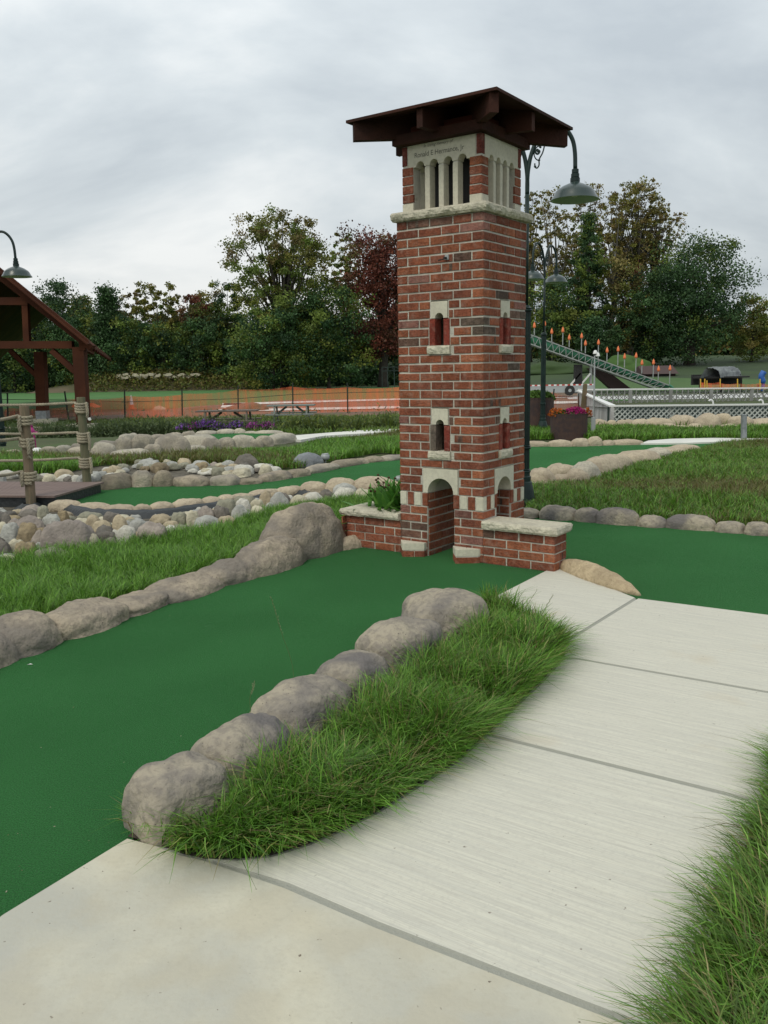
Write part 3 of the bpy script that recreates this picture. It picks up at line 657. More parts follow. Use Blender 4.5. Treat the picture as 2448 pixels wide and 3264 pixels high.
for a in ((-1, -1, 1, -1), (1, -1, 1, 1), (1, 1, -1, 1), (-1, 1, -1, -1)):
    hp = 0.350; k0 = 0.388
    A_ = Vector((RC[0]+a[0]*(k0 if a[1] == a[3] else hp), RC[1]+a[1]*(k0 if a[0] == a[2] else hp)*0.97, 3.203)); B_ = Vector((RC[0]+a[2]*(k0 if a[1] == a[3] else hp), RC[1]+a[3]*(k0 if a[0] == a[2] else hp)*0.97, 3.203))
    if a[1] == a[3]: A_.y = B_.y = RC[1]+a[1]*0.350
    else: A_.x = B_.x = RC[0]+a[0]*0.350; A_.y = RC[1]+a[1]*0.310; B_.y = RC[1]+a[3]*0.310
    b = MB(); b.beam(A_, B_, 0.076, 0.072); b.build('plate_beam', M['wood_dark'], roof)
b = MB(); b.box(RC[0]-0.33, RC[0]+0.33, RC[1]-0.31, RC[1]+0.31, 3.238, 3.30); b.build('ceiling_board', M['wood_under'], roof)

# side walls at the foot
def low_wall(name, x0, x1, th, label_cap, capbox, left=False, y0=0.0):
    b = MB(); F_ = Face(b, (x0, 0, 0), (1, 0, 0), (0, 1, 0)); W_ = x1-x0
    top = SZ0-CZ*2
    for k in range(4):
        z1 = top-CZ*k; z0 = z1-CZ
        segs = []; a = 0; first = 0.194 if k % 2 == (0 if left else 1) else 0.092
        while a < W_-0.02:
            l_ = first if not segs else 0.194
            l_ = min(l_, W_-a); segs.append(l_); a += l_+0.010
        F_.course(segs, max(-0.05, z0+0.005), z1-0.005, [], 'w'+name, 'v'+name, k)
        Fe = Face(b, (x1, 0, 0), (0, 1, 0), (-1, 0, 0)) if not left else Face(b, (x0, th, 0), (0, -1, 0), (1, 0, 0))
        es = [0.092, th-0.102] if k % 2 else [th*1.0]
        if th > 0.4: es = [0.092, 0.194, 0.194, 0.194] if k % 2 else [0.194, 0.194, 0.194, 0.092]
        Fe.course(es, max(-0.05, z0+0.005), z1-0.005, [], 'e'+name, 'f'+name, k)
        Fb = Face(b, (x1, th, 0), (-1, 0, 0), (0, -1, 0)); Fb.course(segs, max(-0.05, z0+0.005), z1-0.005, [], 'g'+name, 'h'+name, k)
    if left:
        b.box(x0+d0, x1-0.002, d0, 0.18, -0.05, top, mi=0); b.box(x0+d0, x0+0.18, 0.18, th-d0, -0.05, top, mi=0); b.box(x0+0.18, x1-0.002, th-0.1, th-d0, -0.05, top, mi=0)
    else: b.box(x0+0.002, x1-d0, d0, th-d0, -0.05, top, mi=0)
    o = b.build(name, [M['mortar'], M['brick']], tower); return o, top
rw, rtop = low_wall('side_wall', 0.002, 0.594, 0.205, '', None)
rough_slab('coping', 0.004, 0.622, -0.032, 0.240, rtop+0.004, rtop+0.066, rw, 0.008, seed=31, step=0.013, smoothside=('x-',))
lw, ltop = low_wall('planter_wall', -1.331, -WL-0.002, 0.640, '', None, left=True)
rough_slab('coping', -1.362, -WL-0.004, -0.034, 0.19, ltop+0.004, ltop+0.058, lw, 0.008, seed=41, step=0.013, smoothside=('x+', 'y+'))
rough_slab('coping', -1.362, -1.165, 0.1905, 0.66, ltop+0.004, ltop+0.058, lw, 0.008, seed=42, step=0.014, smoothside=('x+', 'y-'))
b = MB(); b.box(-1.15, -WL-0.004, 0.185, 0.54, ltop-0.06, ltop+0.01); b.build('planter_soil', M['soil'], lw)
# stepped blocks either side of the front arch
for nm_, pl in (('l', [(-0.765, -0.001), (-0.665, -0.128), (-0.512, -0.040), (-0.512, -0.001)]), ('r', [(-0.268, -0.001), (-0.172, -0.125), (-0.028, -0.018), (-0.020, -0.001)])):
    b = MB(); cxx = sum(p[0] for p in pl)/4; cyy = sum(p[1] for p in pl)/4
    ins = [(cxx+(p[0]-cxx)*0.965, cyy+(p[1]-cyy)*0.93 if p[1] < -0.01 else p[1]) for p in pl]
    b.prism([(*p, -0.03) for p in ins], (0, 0, 0.136), mi=0)
    def lay(z0, z1, mi, cols, cut):
        a, bb, c2_, d2_ = [Vector((*p, 0)) for p in pl]
        ts = [0]+cut+[1]
        for i in range(len(ts)-1):
            t0_ = ts[i]+(0.012 if i else 0); t1_ = ts[i+1]-(0.012 if i < len(ts)-2 else 0)
            P = [bb.lerp(c2_, t0_), bb.lerp(c2_, t1_), a.lerp(d2_, t1_), a.lerp(d2_, t0_)]
            b.prism([p+Vector((0, 0, z0)) for p in P], (0, 0, z1-z0), cols[i % len(cols)], mi)
    lay(0.056, 0.110, 2, [(1, 1, 1)], [] if nm_ == 'l' else [0.5])
    lay(-0.02, 0.047, 1, [RED[0], RED[3]], [0.55] if nm_ == 'l' else [])
    b.build('stone_block', [M['mortar'], M['brick'], M['limestone']], tower)
# ------------------------------------------------------------------ rocks
def rock_mesh(name, lx, ly, h, seed, m, sub=4, rough=0.10, sq=2.6, lump=1.0, facet=0.055):
    """weathered rounded rock, length lx (x), depth ly (y), height h above 0, rooted below ground"""
    bm = bmesh.new(); bmesh.ops.create_icosphere(bm, subdivisions=sub, radius=1)
    o1 = Vector((seed*7.13 % 50, seed*3.7 % 50, seed*1.9 % 50)); s = min(lx, ly, h*1.5)
    for v_ in bm.verts:
        d = v_.co.copy(); n = noise.noise(d*1.1*lump+o1)*0.9+noise.noise(d*2.3+o1*2)*0.5
        k = (abs(d.x)**sq+abs(d.y)**sq+abs(d.z)**sq)**(-1/sq)
        p = d*k*(1+rough*n)
        p = Vector((p.x*lx/2, p.y*ly/2, p.z*h if p.z > 0 else p.z*h*0.35))
        cr_ = abs(noise.noise(p*(1.6/s)+o1*1.3)); f = noise.fractal(p*(2.2/s)+o1, 0.9, 2.1, 4)*0.030*s+abs(noise.noise(p*(4.0/s)+o1))*0.022*s-max(0, 0.06-cr_)*0.30*s
        dd = noise.voronoi(p*(1.9/s)+o1)[0]; f += (min(0.34, dd[1]-dd[0])-0.2)*facet*s
        p += d*f; v_.co = p
    for f in bm.faces: f.smooth = True
    me = bpy.data.meshes.new(name); bm.to_mesh(me); bm.free(); me.materials.append(m)
    return me
def add_rock(name, me, loc, rz=0, tilt=0, **k):
    o = bpy.data.objects.new(name, me); C.objects.link(o); o.location = loc; o.rotation_euler = (tilt, 0, rz); return T(o, **k)
ORD = ['first', 'second', 'third', 'fourth', 'fifth', 'sixth', 'seventh', 'eighth', 'ninth', 'tenth', 'eleventh', 'twelfth', 'thirteenth', 'fourteenth', 'fifteenth', 'sixteenth', 'seventeenth', 'eighteenth', 'nineteenth', 'twentieth', 'twenty-first', 'twenty-second', 'twenty-third', 'twenty-fourth', 'twenty-fifth', 'twenty-sixth', 'twenty-seventh', 'twenty-eighth', 'twenty-ninth', 'thirtieth']
rs = [100]
def rock_row(items, m, what, where, group, depth=0.26, zb=0.0, sub=4, rough=0.12, over=1.16, labels=None, sq=2.8, dz=0.0, facet=0.10, desc='low', depthk=0.75, cat='rock', name='border_rock'):
    """items: (x0, x1, ytop, y0base, y1base) in photo points; the base line is the side towards us"""
    for i, it in enumerate(items):
        x0, x1, yt, yb0, yb1 = it[:5]; rs[0] += 1; rnd = random.Random(rs[0])
        a = G(x0, yb0, zb) if not callable(zb) else onto(x0, yb0); b_ = G(x1, yb1, zb) if not callable(zb) else onto(x1, yb1)
        t_ = b_-a; L_ = t_.length; nrm = Vector((-t_.y, t_.x, 0)).normalized()
        if nrm.y < 0: nrm = -nrm
        dp = it[5] if len(it) > 5 else min(depth, max(0.12, L_*depthk))
        c_ = (a+b_)/2+nrm*dp*0.5
        tu = t_.normalized(); xm = (x0+x1)/2
        def ppx(p):
            d = np.array([p.x, p.y, p.z-H]); return (1224+2750*d.dot(AX)/d.dot(AF))/1.47558
        for _ in range(5):
            g0 = ppx(c_); g1 = ppx(c_+tu*0.01); c_ = c_+tu*max(-.3, min(.3, (xm-g0)/((g1-g0)/0.01)))
        h = P3((x0+x1)/2, yt, c_.y+0.0).z-c_.z
        lx = L_*over
        me = rock_mesh('rock', lx, dp*1.08, max(0.04, h*0.98), rs[0], m if not isinstance(m, (list, tuple)) else m[i % len(m)], sub, rough*rnd.uniform(0.8, 1.3), sq*rnd.uniform(0.82, 1.08), facet=facet)
        lab = labels[i] if labels else f'{ORD[i]} {what} {where}'
        add_rock(name, me, (c_.x, c_.y, c_.z+dz), math.atan2(t_.y, t_.x)+rnd.uniform(-.05, .05), rnd.uniform(-.05, .05), label=lab, cat=cat, group=group)
# left border of the near green, from the photo's left edge up to the big boulder
rock_row([(-150, 12, 1365, 1508, 1440, 0.42), (-25, 112, 1327, 1450, 1400, 0.36), (90, 260, 1300, 1408, 1348, 0.36), (238, 348, 1284, 1353, 1313, 0.32), (325, 470, 1245, 1320, 1276, 0.34), (440, 552, 1212, 1284, 1248, 0.32)],
         M['cast_brown'], 'grey brown cast rock', 'from the photo corner, bordering the near green', 'cast rocks bordering the near green on the left', sub=5, over=1.10, rough=0.13, sq=2.5,
         labels=['large grey brown rock leaving the frame at the left end of the near green border', 'rounded grey brown rock second from the left end of the near green border', 'long hump-backed brown rock third from the left end of the near green border',
                 'small tan-patched rock beside the long hump-backed brown rock on the near green border', 'humped brown rock with grey top fifth from the left end of the near green border', 'low brown rock just left of the sloping shoulder of the big boulder'])
rock_row([(515, 655, 1162, 1260, 1220, 0.30)], M['cast_brown'], '', '', 'cast rocks bordering the near green on the left', sub=5, over=1.08, rough=0.16, sq=2.3, labels=['sloping grey brown rock leaning against the big domed boulder'])
rock_row([(572, 738, 1088, 1232, 1190, 0.46)], M['cast_brown'], '', '', None, sub=5, over=1.05, rough=0.10, sq=2.05, labels=['big domed grey brown boulder left of the brick tower'], name='boulder', cat='boulder')
rock_row([(728, 790, 1156, 1194, 1180, 0.16)], M['cast_tan'], '', '', None, sub=4, over=1.1, rough=0.14, labels=['small tan rock wedged between the big domed boulder and brick planter wall'])
# the row between the near green and the long grass
R6 = [((-0.66, 2.92), 0.50, 0.34, 1633, 385, 0.30), ((-0.38, 3.36), 0.42, 0.34, 1546, 508, 0.7), ((-0.12, 3.78), 0.50, 0.32, 1464, 645, 0.8), ((0.10, 4.17), 0.36, 0.30, 1403, 752, 0.85), ((0.27, 4.58), 0.46, 0.32, 1327, 855, 1.0), ((0.53, 4.98), 0.60, 0.36, 1268, 955, 0.45)]
LB6 = ['large grey rock at the near end of the row beside the long grass', 'second rock from the near end of the row beside the long grass, with grey top', 'long low rock third from the near end of the row beside the long grass',
       'smallest rock, fourth from the near end of the row beside the long grass', 'rounded rock just before the far end of the row beside the long grass', 'broad-topped rock at the far end of the row where the green meets the path']
for i, (cxp, cyp, lx, ly, rz_, yt_, sq_) in enumerate([(389, 1762, 0.33, 0.28, 0.75, 1640, 3.7), (522, 1658, 0.43, 0.33, 1.0, 1550, 2.5), (655, 1562, 0.50, 0.335, 0.90, 1467, 2.6), (762, 1484, 0.40, 0.33, 0.95, 1407, 2.4), (862, 1420, 0.51, 0.37, 0.95, 1333, 2.7), (962, 1356, 0.50, 0.42, 0.25, 1272, 3.2)]):
    c_ = G(cxp, cyp); h = P3(cxp, yt_, c_.y+0.03).z
    me = rock_mesh('rock', lx, ly, h*0.97, 310+i, M['cast_grey'], 5, 0.11, sq_, facet=0.07)
    add_rock('border_rock', me, (c_.x, c_.y, 0), rz_, label=LB6[i], cat='rock', group='grey cast rocks between the near green and the long grass')
# tan rock cap on the back edge of the path
a = G(1200, 1226); b_ = G(1374, 1290); t_ = b_-a
me = rock_mesh('rock', t_.length*1.0, 0.17, 0.105, 77, M['cast_gold'], 5, 0.16, 1.9)
add_rock('border_rock', me, (*((a+b_)/2+Vector((0.03, 0.055, 0))).xy, 0), math.atan2(t_.y, t_.x), label='low golden tan rock along the back edge of the concrete path', cat='rock')
# right, along the green past the tower
rock_row([(1110, 1167, 1097, 1120, 1119), (1165, 1244, 1091, 1122, 1126), (1242, 1295, 1096, 1126, 1131), (1291, 1380, 1097, 1131, 1138), (1375, 1440, 1113, 1138, 1142), (1438, 1546, 1111, 1142, 1149), (1544, 1609, 1126, 1149, 1155), (1607, 1668, 1127, 1155, 1160), (1664, 1740, 1130, 1160, 1166)],
         M['cast_grey'], 'grey rock right of the tower', 'between near green and lawn', 'low rocks between the near green and the right lawn', depth=0.24, sub=4, over=1.05, rough=0.09)
# middle green, upper border
UB = [(220, 286, 1020, 1061, 1053), (283, 334, 1016, 1053, 1051), (331, 377, 1016, 1052, 1050), (374, 454, 1026, 1051, 1050), (405, 455, 1028, 1050, 1050), (452, 520, 1026, 1050, 1048), (516, 566, 1031, 1048, 1045), (563, 626, 1018, 1045, 1034), (620, 664, 1013, 1035, 1028), (659, 726, 1002, 1028, 1014), (719, 775, 992, 1014, 1004), (765, 795, 990, 1004, 1001), (786, 826, 985, 1001, 997), (819, 880, 982, 998, 992)]
rock_row(UB, [M['cast_dim'], M['cast_mid'], M['cast_dim'], M['cast_brown']], 'brown rock from the wooden deck', 'on the back border of the middle green', 'brown rocks on the back border of the middle green', depth=0.26, sub=4, over=1.04, rough=0.13)
LB_ = [(108, 172, 1080, 1103, 1106, 0.2), (168, 238, 1086, 1107, 1110), (230, 291, 1089, 1110, 1110), (288, 328, 1088, 1110, 1108), (325, 374, 1084, 1109, 1103), (371, 439, 1077, 1103, 1097), (407, 440, 1076, 1099, 1096), (436, 476, 1073, 1097, 1090), (467, 508, 1068, 1091, 1085), (502, 543, 1066, 1085, 1079), (540, 598, 1057, 1080, 1070), (594, 658, 1050, 1071, 1066), (649, 706, 1040, 1068, 1066), (703, 769, 1031, 1067, 1066), (762, 855, 1027, 1066, 1068, 0.3), (850, 900, 1029, 1066, 1066)]
rock_row(LB_, M['cast_tan'], 'tan rock from the wooden deck', 'on the front border of the middle green', 'tan rocks on the front border of the middle green', depth=0.22, sub=4, over=1.05, rough=0.10)
# right of the tower: far border
rock_row([(1120, 1187, 952, 965, 965), (1185, 1236, 950, 965, 965), (1233, 1273, 947, 965, 964), (1267, 1300, 943, 964, 963), (1298, 1327, 950, 963, 962), (1321, 1388, 949, 962, 961)], M['cast_tan'], 'tan rock right of the lamp post', 'below the flower tubs', 'tan rocks on the far border below the flower tubs', depth=0.25, sub=4, over=1.04, rough=0.1)
rock_row([(1140, 1197, 1012, 1050, 1048), (1182, 1241, 1003, 1034, 1030), (1233, 1291, 996, 1040, 1036), (1269, 1356, 982, 1036, 1018), (1335, 1415, 973, 1010, 1000), (1392, 1443, 967, 994, 990), (1425, 1475, 966, 988, 982), (1456, 1500, 960, 980, 976)], [M['cast_tan'], M['cast_tan'], M['cast_pale']], 'upper tan rock past the lamp', 'banking the middle green', 'tan rocks banking the right end of the middle green', depth=0.42, sub=4, over=1.05, rough=0.12)
rock_row([(1195, 1240, 1024, 1045, 1043), (1224, 1270, 1012, 1046, 1043), (1140, 1197, 1040, 1054, 1052)], M['cast_tan'], 'lower tan rock', 'at the foot of the bank behind the lamp post', 'tan rocks banking the right end of the middle green', depth=0.2, sub=4, over=1.05, rough=0.12)
# right rock wall in front of the pool fence
RWU = [(1279, 1312, 906, 924, 924), (1308, 1333, 907, 924, 924), (1330, 1368, 905, 928, 929), (1361, 1404, 905, 929, 929), (1394, 1449, 903, 929, 926), (1443, 1503, 896, 922, 922), (1498, 1558, 893, 925, 925), (1540, 1580, 892, 919, 919), (1573, 1628, 898, 922, 922), (1616, 1680, 903, 922, 922)]
rock_row(RWU, [M['cast_tan'], M['cast_gold2'], M['cast_tan']], 'cream boulder from the left', 'topping the wall before the pool', 'cream tan boulders of the wall before the pool', depth=0.5, sub=4, over=1.08, rough=0.08)
rock_row([(1279, 1335, 921, 931, 931), (1424, 1461, 914, 931, 931), (1458, 1488, 918, 932, 932), (1482, 1522, 915, 932, 932), (1519, 1555, 921, 932, 932), (1551, 1596, 915, 931, 931), (1592, 1640, 917, 930, 930)], M['cast_tan'], 'small boulder from the left', 'under the wall before the pool', 'cream tan boulders of the wall before the pool', depth=0.35, sub=4, over=1.06, rough=0.08)
# far-left rock wall round the back green
c4 = lambda *a: (a[0]*.2859, a[1]*.2859, 847+a[2]*.2859, 847+a[3]*.2859, 847+a[4]*.2859)
c5 = lambda *a: (407+a[0]*.2859, 407+a[1]*.2859, 779+a[2]*.2859, 779+a[3]*.2859, 779+a[4]*.2859)
FL = [c4(-60, 50, 455, 485, 485), c4(40, 165, 435, 478, 476), c4(300, 430, 412, 470, 465), c4(420, 545, 400, 462, 458), c4(535, 625, 388, 455, 450), c4(505, 710, 415, 500, 500), c4(700, 880, 380, 495, 490), c4(715, 905, 366, 440, 440), c4(875, 1005, 342, 440, 440), c4(900, 1055, 310, 400, 390), c4(995, 1170, 320, 440, 430), c4(1140, 1245, 315, 380, 370),
      c4(855, 1145, 428, 505, 505), c4(1100, 1225, 386, 490, 490), c4(1165, 1440, 320, 488, 476), c4(1360, 1600, 320, 430, 425), c4(1270, 1375, 305, 360, 350), c4(1370, 1485, 293, 345, 340), c4(1420, 1560, 400, 450, 445), c4(1525, 1662, 345, 440, 435), c4(735, 860, 474, 503, 503),
      c5(-20, 225, 556, 665, 655), c5(-10, 130, 634, 680, 678), c5(212, 348, 582, 660, 658), c5(322, 508, 562, 655, 650), c5(458, 562, 590, 652, 648), c5(498, 642, 564, 645, 640), c5(612, 785, 550, 640, 612)]
rock_row(FL, [M['cast_pale'], M['cast_mid'], M['cast_mid']], 'pale boulder from the left', 'in the wall below the asters', 'pale boulders of the wall round the back green', depth=0.42, sub=4, over=1.05, rough=0.13, depthk=0.5, sq=3.1)
rock_row([c5(60, 222, 528, 562, 560), c5(222, 352, 515, 558, 558), c5(348, 432, 510, 556, 556), c5(428, 515, 530, 556, 556), c5(505, 710, 525, 558, 558)], M['cast_pale'], 'low pale rock', 'on the far rim of the back green', 'low pale rocks on the far rim of the back green', depth=0.3, sub=4, over=1.08, zb=0.10, rough=0.08)
# single grey-blue boulder in the lawn
rock_row([(630, 700, 979, 1009, 1005, 0.35)], M['blue_grey'], '', '', None, sub=4, over=1.0, rough=0.10, sq=2.1, labels=['blue grey boulder lying in the grass behind the middle green'], name='boulder', cat='boulder')

# ------------------------------------------------------------------ river stones in the dry stream bed
smesh = {}
random.seed(11)
def stone(loc, lx, ly, h, cname, rz, lab, sq, sub=3, seed=0, grp='river stones in the dry stream bed', tilt=0):
    key = (cname, seed % 4)
    if key not in smesh:
        smesh[key] = rock_mesh('stone', 1.0, 1.0, 0.5, 500+seed % 4+len(smesh)*3, M['st_'+cname], 4, 0.16, [2.1, 2.7, 2.3, 3.2][seed % 4], facet=[0.03, 0.16, 0.10, 0.22][seed % 4])
    o = add_rock('river_stone', smesh[key], loc, rz, tilt, label=lab, cat='stone', group=grp); o.scale = (lx, ly, h*2)
    return o
SIZES = lambda L_: 'small' if L_ < 0.15 else ('medium' if L_ < 0.24 else 'large')
placed = []
def put(px, py, wpx, hpx, cname, lab=None, sq=2.4, seed=None, z=0.0, dk=0.8):
    c_ = G(px, py, z); Wd = wpx*(c_.y/1855); hh = hpx*(c_.y/1855)
    sd_ = seed if seed is not None else random.randrange(99)
    placed.append((c_.x, c_.y, Wd/2))
    stone((c_.x, c_.y, z-hh*0.22), Wd*1.06, Wd*dk, hh*1.6, cname, random.uniform(-.3, .3), lab, sq, seed=sd_, tilt=random.uniform(-.15, .15))
q0 = lambda x, y: (x*.2451, 1084.2+y*.2451)     # zoomed crop -> photo points
BIG = [(620, 345, 400, 230, 'pinkish', 'biggest river stone, a pinkish grey block in the middle of the stream bed', 3), (250, 300, 180, 130, 'ochre', 'rough ochre brown stone left of the biggest river stone', 1), (265, 215, 240, 110, 'pinkish', 'flat-topped pinkish stone below the black post collar', 2), (135, 205, 150, 80, 'pinkish', 'wide pinkish stone left of the black post collar', 0),
       (355, 345, 150, 130, 'pinkish', 'smooth pink rounded stone at the left foot of the biggest river stone', 0), (455, 195, 150, 110, 'pale grey', 'slanting pale stone with split top beside the black liner', 1), (558, 130, 90, 70, 'ochre', 'pointed ochre stone standing against the black liner', 3), (375, 105, 100, 90, 'greenish grey', 'jagged greenish grey stone beside the black post collar', 1),
       (765, 375, 200, 125, 'cream', 'cream stone with brown broken end right of the biggest river stone', 1), (825, 175, 130, 80, 'tan', 'upper of two smooth yellow pebbles below the black liner', 0), (895, 225, 165, 80, 'tan', 'lower of two smooth yellow pebbles below the black liner', 2), (1055, 205, 145, 115, 'tan', 'egg-shaped tan stone right of the yellow pebbles', 0),
       (1015, 290, 75, 60, 'white', 'small round white stone between the grey blocks', 0), (1115, 320, 160, 125, 'white', 'white angular block with grey split face', 3), (1225, 225, 165, 110, 'pale grey', 'pale greenish rounded stone above the white block', 2), (1340, 300, 250, 140, 'pinkish', 'wide pinkish grey stone right of the white angular block', 1),
       (1410, 150, 180, 55, 'tan', 'long flat tan stone along the black liner', 2), (1580, 155, 130, 80, 'greenish grey', 'faceted greenish stone at the right end of the long flat tan one', 3), (235, 460, 180, 140, 'ochre', 'big olive brown stone at the grass edge below the pink one', 3), (140, 410, 140, 100, 'cream', 'cream wedge stone left of the big olive brown one', 1),
       (100, 290, 150, 130, 'pale grey', 'pale grey block with rough side at the left of the heap', 3), (30, 240, 110, 70, 'cream', 'flat cream stone at the left frame edge of the heap', 2), (30, 430, 130, 110, 'dark grey', 'dark grey stone at the left frame edge of the heap', 1), (460, 475, 330, 100, 'greenish grey', 'long greenish grey slab stone at the grass edge', 2),
       (350, 400, 90, 60, 'pale grey', 'small grey stone under the biggest river stone', 1), (410, 360, 60, 45, 'tan', 'tiny tan pebble under the biggest river stone', 0), (645, 395, 100, 70, 'greenish grey', 'wedge-shaped greenish stone under the cream stone with brown end', 3), (780, 400, 190, 70, 'pinkish', 'low pinkish stone at the grass edge under the cream one', 2),
       (985, 365, 105, 70, 'greenish grey', 'pale green rounded stone at the grass edge', 0), (930, 265, 150, 70, 'dark grey', 'dark grey stone under the lower yellow pebble', 1), (920, 320, 180, 80, 'dark grey', 'dark layered stone between cream and white blocks', 3), (75, 520, 150, 70, 'cream', 'yellowish cream stone half in the grass at the left edge', 0),
       (985, 150, 140, 70, 'dark grey', 'dark triangular stone under the torn black liner', 3), (1500, 245, 110, 50, 'white', 'flat white stone right of the wide pinkish grey one', 2), (60, 190, 90, 110, 'dark grey', 'dark upright stone at the left frame edge under the deck', 1)]
for x, y, w_, h_, cn, lb, sd_ in BIG:
    px, py = q0(x, y+h_*0.30); put(px, py, w_*.2451, h_*.2451*0.80, cn, lb, seed=sd_, z=0.02)
BIG2 = [(690, 1075, 140, 95, 'pale grey', 'light blue grey stone just behind the big domed boulder', 0), (590, 1065, 100, 90, 'tan', 'brown-flecked tan stone left of the light blue grey one', 1), (705, 1045, 130, 50, 'dark grey', 'flat brown stone under the black liner strip', 2), (640, 1030, 55, 40, 'tan', 'small orange pebble under the black liner strip', 0),
        (940, 1050, 140, 55, 'white', 'bright white rough stone right of the liner strip', 1), (1185, 1030, 190, 90, 'white', 'large bright white boulder behind the planter wall', 0), (1180, 975, 170, 60, 'pale grey', 'pale stone on top of the bright white boulder', 2), (1325, 1040, 170, 80, 'cream', 'cream stone behind the planter leaves', 0), (1040, 1020, 110, 50, 'dark grey', 'dark flat stone left of the bright white boulder', 2),
        (840, 1060, 140, 50, 'cream', 'long cream stone below the liner strip', 2), (515, 1110, 100, 70, 'cream', 'mottled cream stone left of the brown-flecked one', 1), (410, 1120, 110, 80, 'white', 'white sloping stone with rough edge', 3), (285, 1125, 150, 90, 'greenish grey', 'grey faceted stone with sloping side', 3), (130, 1165, 160, 80, 'pinkish', 'pinkish oval stone at the foot of the tan border', 0),
        (395, 1165, 130, 90, 'pale grey', 'grey brown oval stone at the grass edge', 0), (525, 1160, 130, 70, 'cream', 'cream rounded stone at the grass edge beside the domed boulder', 0), (30, 1205, 90, 80, 'cream', 'cream upright stone among grey ones', 1), (140, 1220, 180, 60, 'pale grey', 'low pale stone half hidden by grass', 2), (245, 1165, 120, 70, 'dark grey', 'dark slate stone beside the pinkish oval one', 3), (350, 1110, 60, 40, 'ochre', 'little ochre stone above the grey faceted one', 0), (425, 1075, 160, 60, 'greenish grey', 'olive grey slab stone tilted against the liner', 3), (620, 1130, 100, 70, 'pale grey', 'pale stone directly left of the domed boulder top', 0), (285, 1215, 140, 50, 'tan', 'tan stone low in the grass edge', 2)]
for x, y, w_, h_, cn, lb, sd_ in BIG2:
    px, py = 407+x*.2859, 779+(y+h_*0.30)*.2859; put(px, py, w_*.2859, h_*.2859*0.85, cn, lb, seed=sd_, z=0.02)
def inpoly(x, y, P):
    c_ = False; n = len(P)
    for i in range(n):
        x1, y1, x2, y2 = P[i].x, P[i].y, P[i-1].x, P[i-1].y
        if (y1 > y) != (y2 > y) and x < (x2-x1)*(y-y1)/(y2-y1)+x1: c_ = not c_
    return c_
def place(x, y):
    best = min(LMK, key=lambda q: (q[0]-x)**2+(q[1]-y)**2); return ', nearest '+best[2]
LMK = []
def fill(polyD, n, r0, r1, where, grp, pal, tries=6000, gap=0.72, zz=-0.005):
    P = Gs(polyD); xs_ = [p.x for p in P]; ys_ = [p.y for p in P]; got = 0
    for t_ in range(tries):
        if got >= n: break
        x, y = random.uniform(min(xs_), max(xs_)), random.uniform(min(ys_), max(ys_))
        if not inpoly(x, y, P): continue
        r_ = r0+(r1-r0)*random.random()**1.6*(1-0.4*t_/tries)
        if any((x-a)**2+(y-b_)**2 < ((r_+c_)*gap)**2 for a, b_, c_ in placed): continue
        placed.append((x, y, r_)); got += 1
        cn = random.choice(pal); sd_ = random.randrange(4); shp = ['rounded', 'blocky', 'flat-topped', 'angular'][sd_]
        asp = random.uniform(0.65, 1.0)
        stone((x, y, zz-r_*0.12), r_*2.1, r_*2.1*asp, r_*random.uniform(0.55, 0.95), cn, random.uniform(0, 3.1), f'{SIZES(r_*2)} {shp} {cn} river stone {where}{place(x, y)}', 2.4, seed=sd_, grp=grp, tilt=random.uniform(-.25, .25))
LMK[:] = [(G(*a).x, G(*a).y, n) for a, n in (((148, 1155), 'the biggest pinkish block'), ((20, 1140), 'the photo edge'), ((60, 1185), 'the olive brown stone'), ((82, 1120), 'the post collar'), ((215, 1130), 'the yellow pebbles'), ((270, 1165), 'the white block'), ((330, 1155), 'the wide pinkish stone'),
    ((330, 1120), 'the long flat tan stone'), ((420, 1130), 'the grey faceted stone'), ((450, 1125), 'the pinkish oval stone'), ((520, 1110), 'the white sloping stone'), ((570, 1090), 'the brown-flecked stone'), ((630, 1085), 'the domed boulder'), ((700, 1085), 'the bright white rough stone'), ((760, 1075), 'the bright white boulder'), ((820, 1070), 'the planter plant'),
    ((20, 1033), 'the photo edge'), ((90, 1035), 'the near rope post'), ((185, 1035), 'the far rope post'), ((250, 1012), 'the first brown border rock'), ((330, 1008), 'the pale boulder wall'), ((400, 1012), 'the round cream stone'), ((470, 1015), 'the middle of the back border'), ((533, 1012), 'the long layered stone'), ((590, 1015), 'the meadow corner'))]
PAL = ['cream', 'tan', 'pale grey', 'pinkish', 'cream', 'ochre', 'greenish grey', 'white', 'pale grey', 'tan', 'dark grey', 'greenish grey', 'pale grey']
fill([(-60, 1100), (60, 1104), (240, 1118), (240, 1178), (120, 1192), (0, 1218), (-80, 1225)], 60, 0.045, 0.145, 'in the left heap', 'river stones in the left end of the stream bed', PAL)
fill([(230, 1118), (330, 1112), (450, 1100), (600, 1072), (600, 1105), (440, 1145), (240, 1180)], 85, 0.04, 0.125, 'by the liner', 'river stones along the black liner', PAL)
fill([(600, 1074), (700, 1070), (853, 1068), (853, 1078), (740, 1092), (700, 1100), (600, 1105)], 26, 0.05, 0.11, 'behind the boulder', 'river stones behind the domed boulder', PAL)
fill([(-90, 1042), (-90, 1026), (60, 1030), (180, 1034), (225, 1030), (225, 1018), (300, 1010), (300, 1002), (400, 1005), (520, 1008), (600, 1010), (600, 1022), (560, 1030), (500, 1028), (400, 1022), (300, 1018), (225, 1040)], 70, 0.07, 0.17, 'behind the deck', 'river stones behind the wooden deck', PAL, zz=0.02)
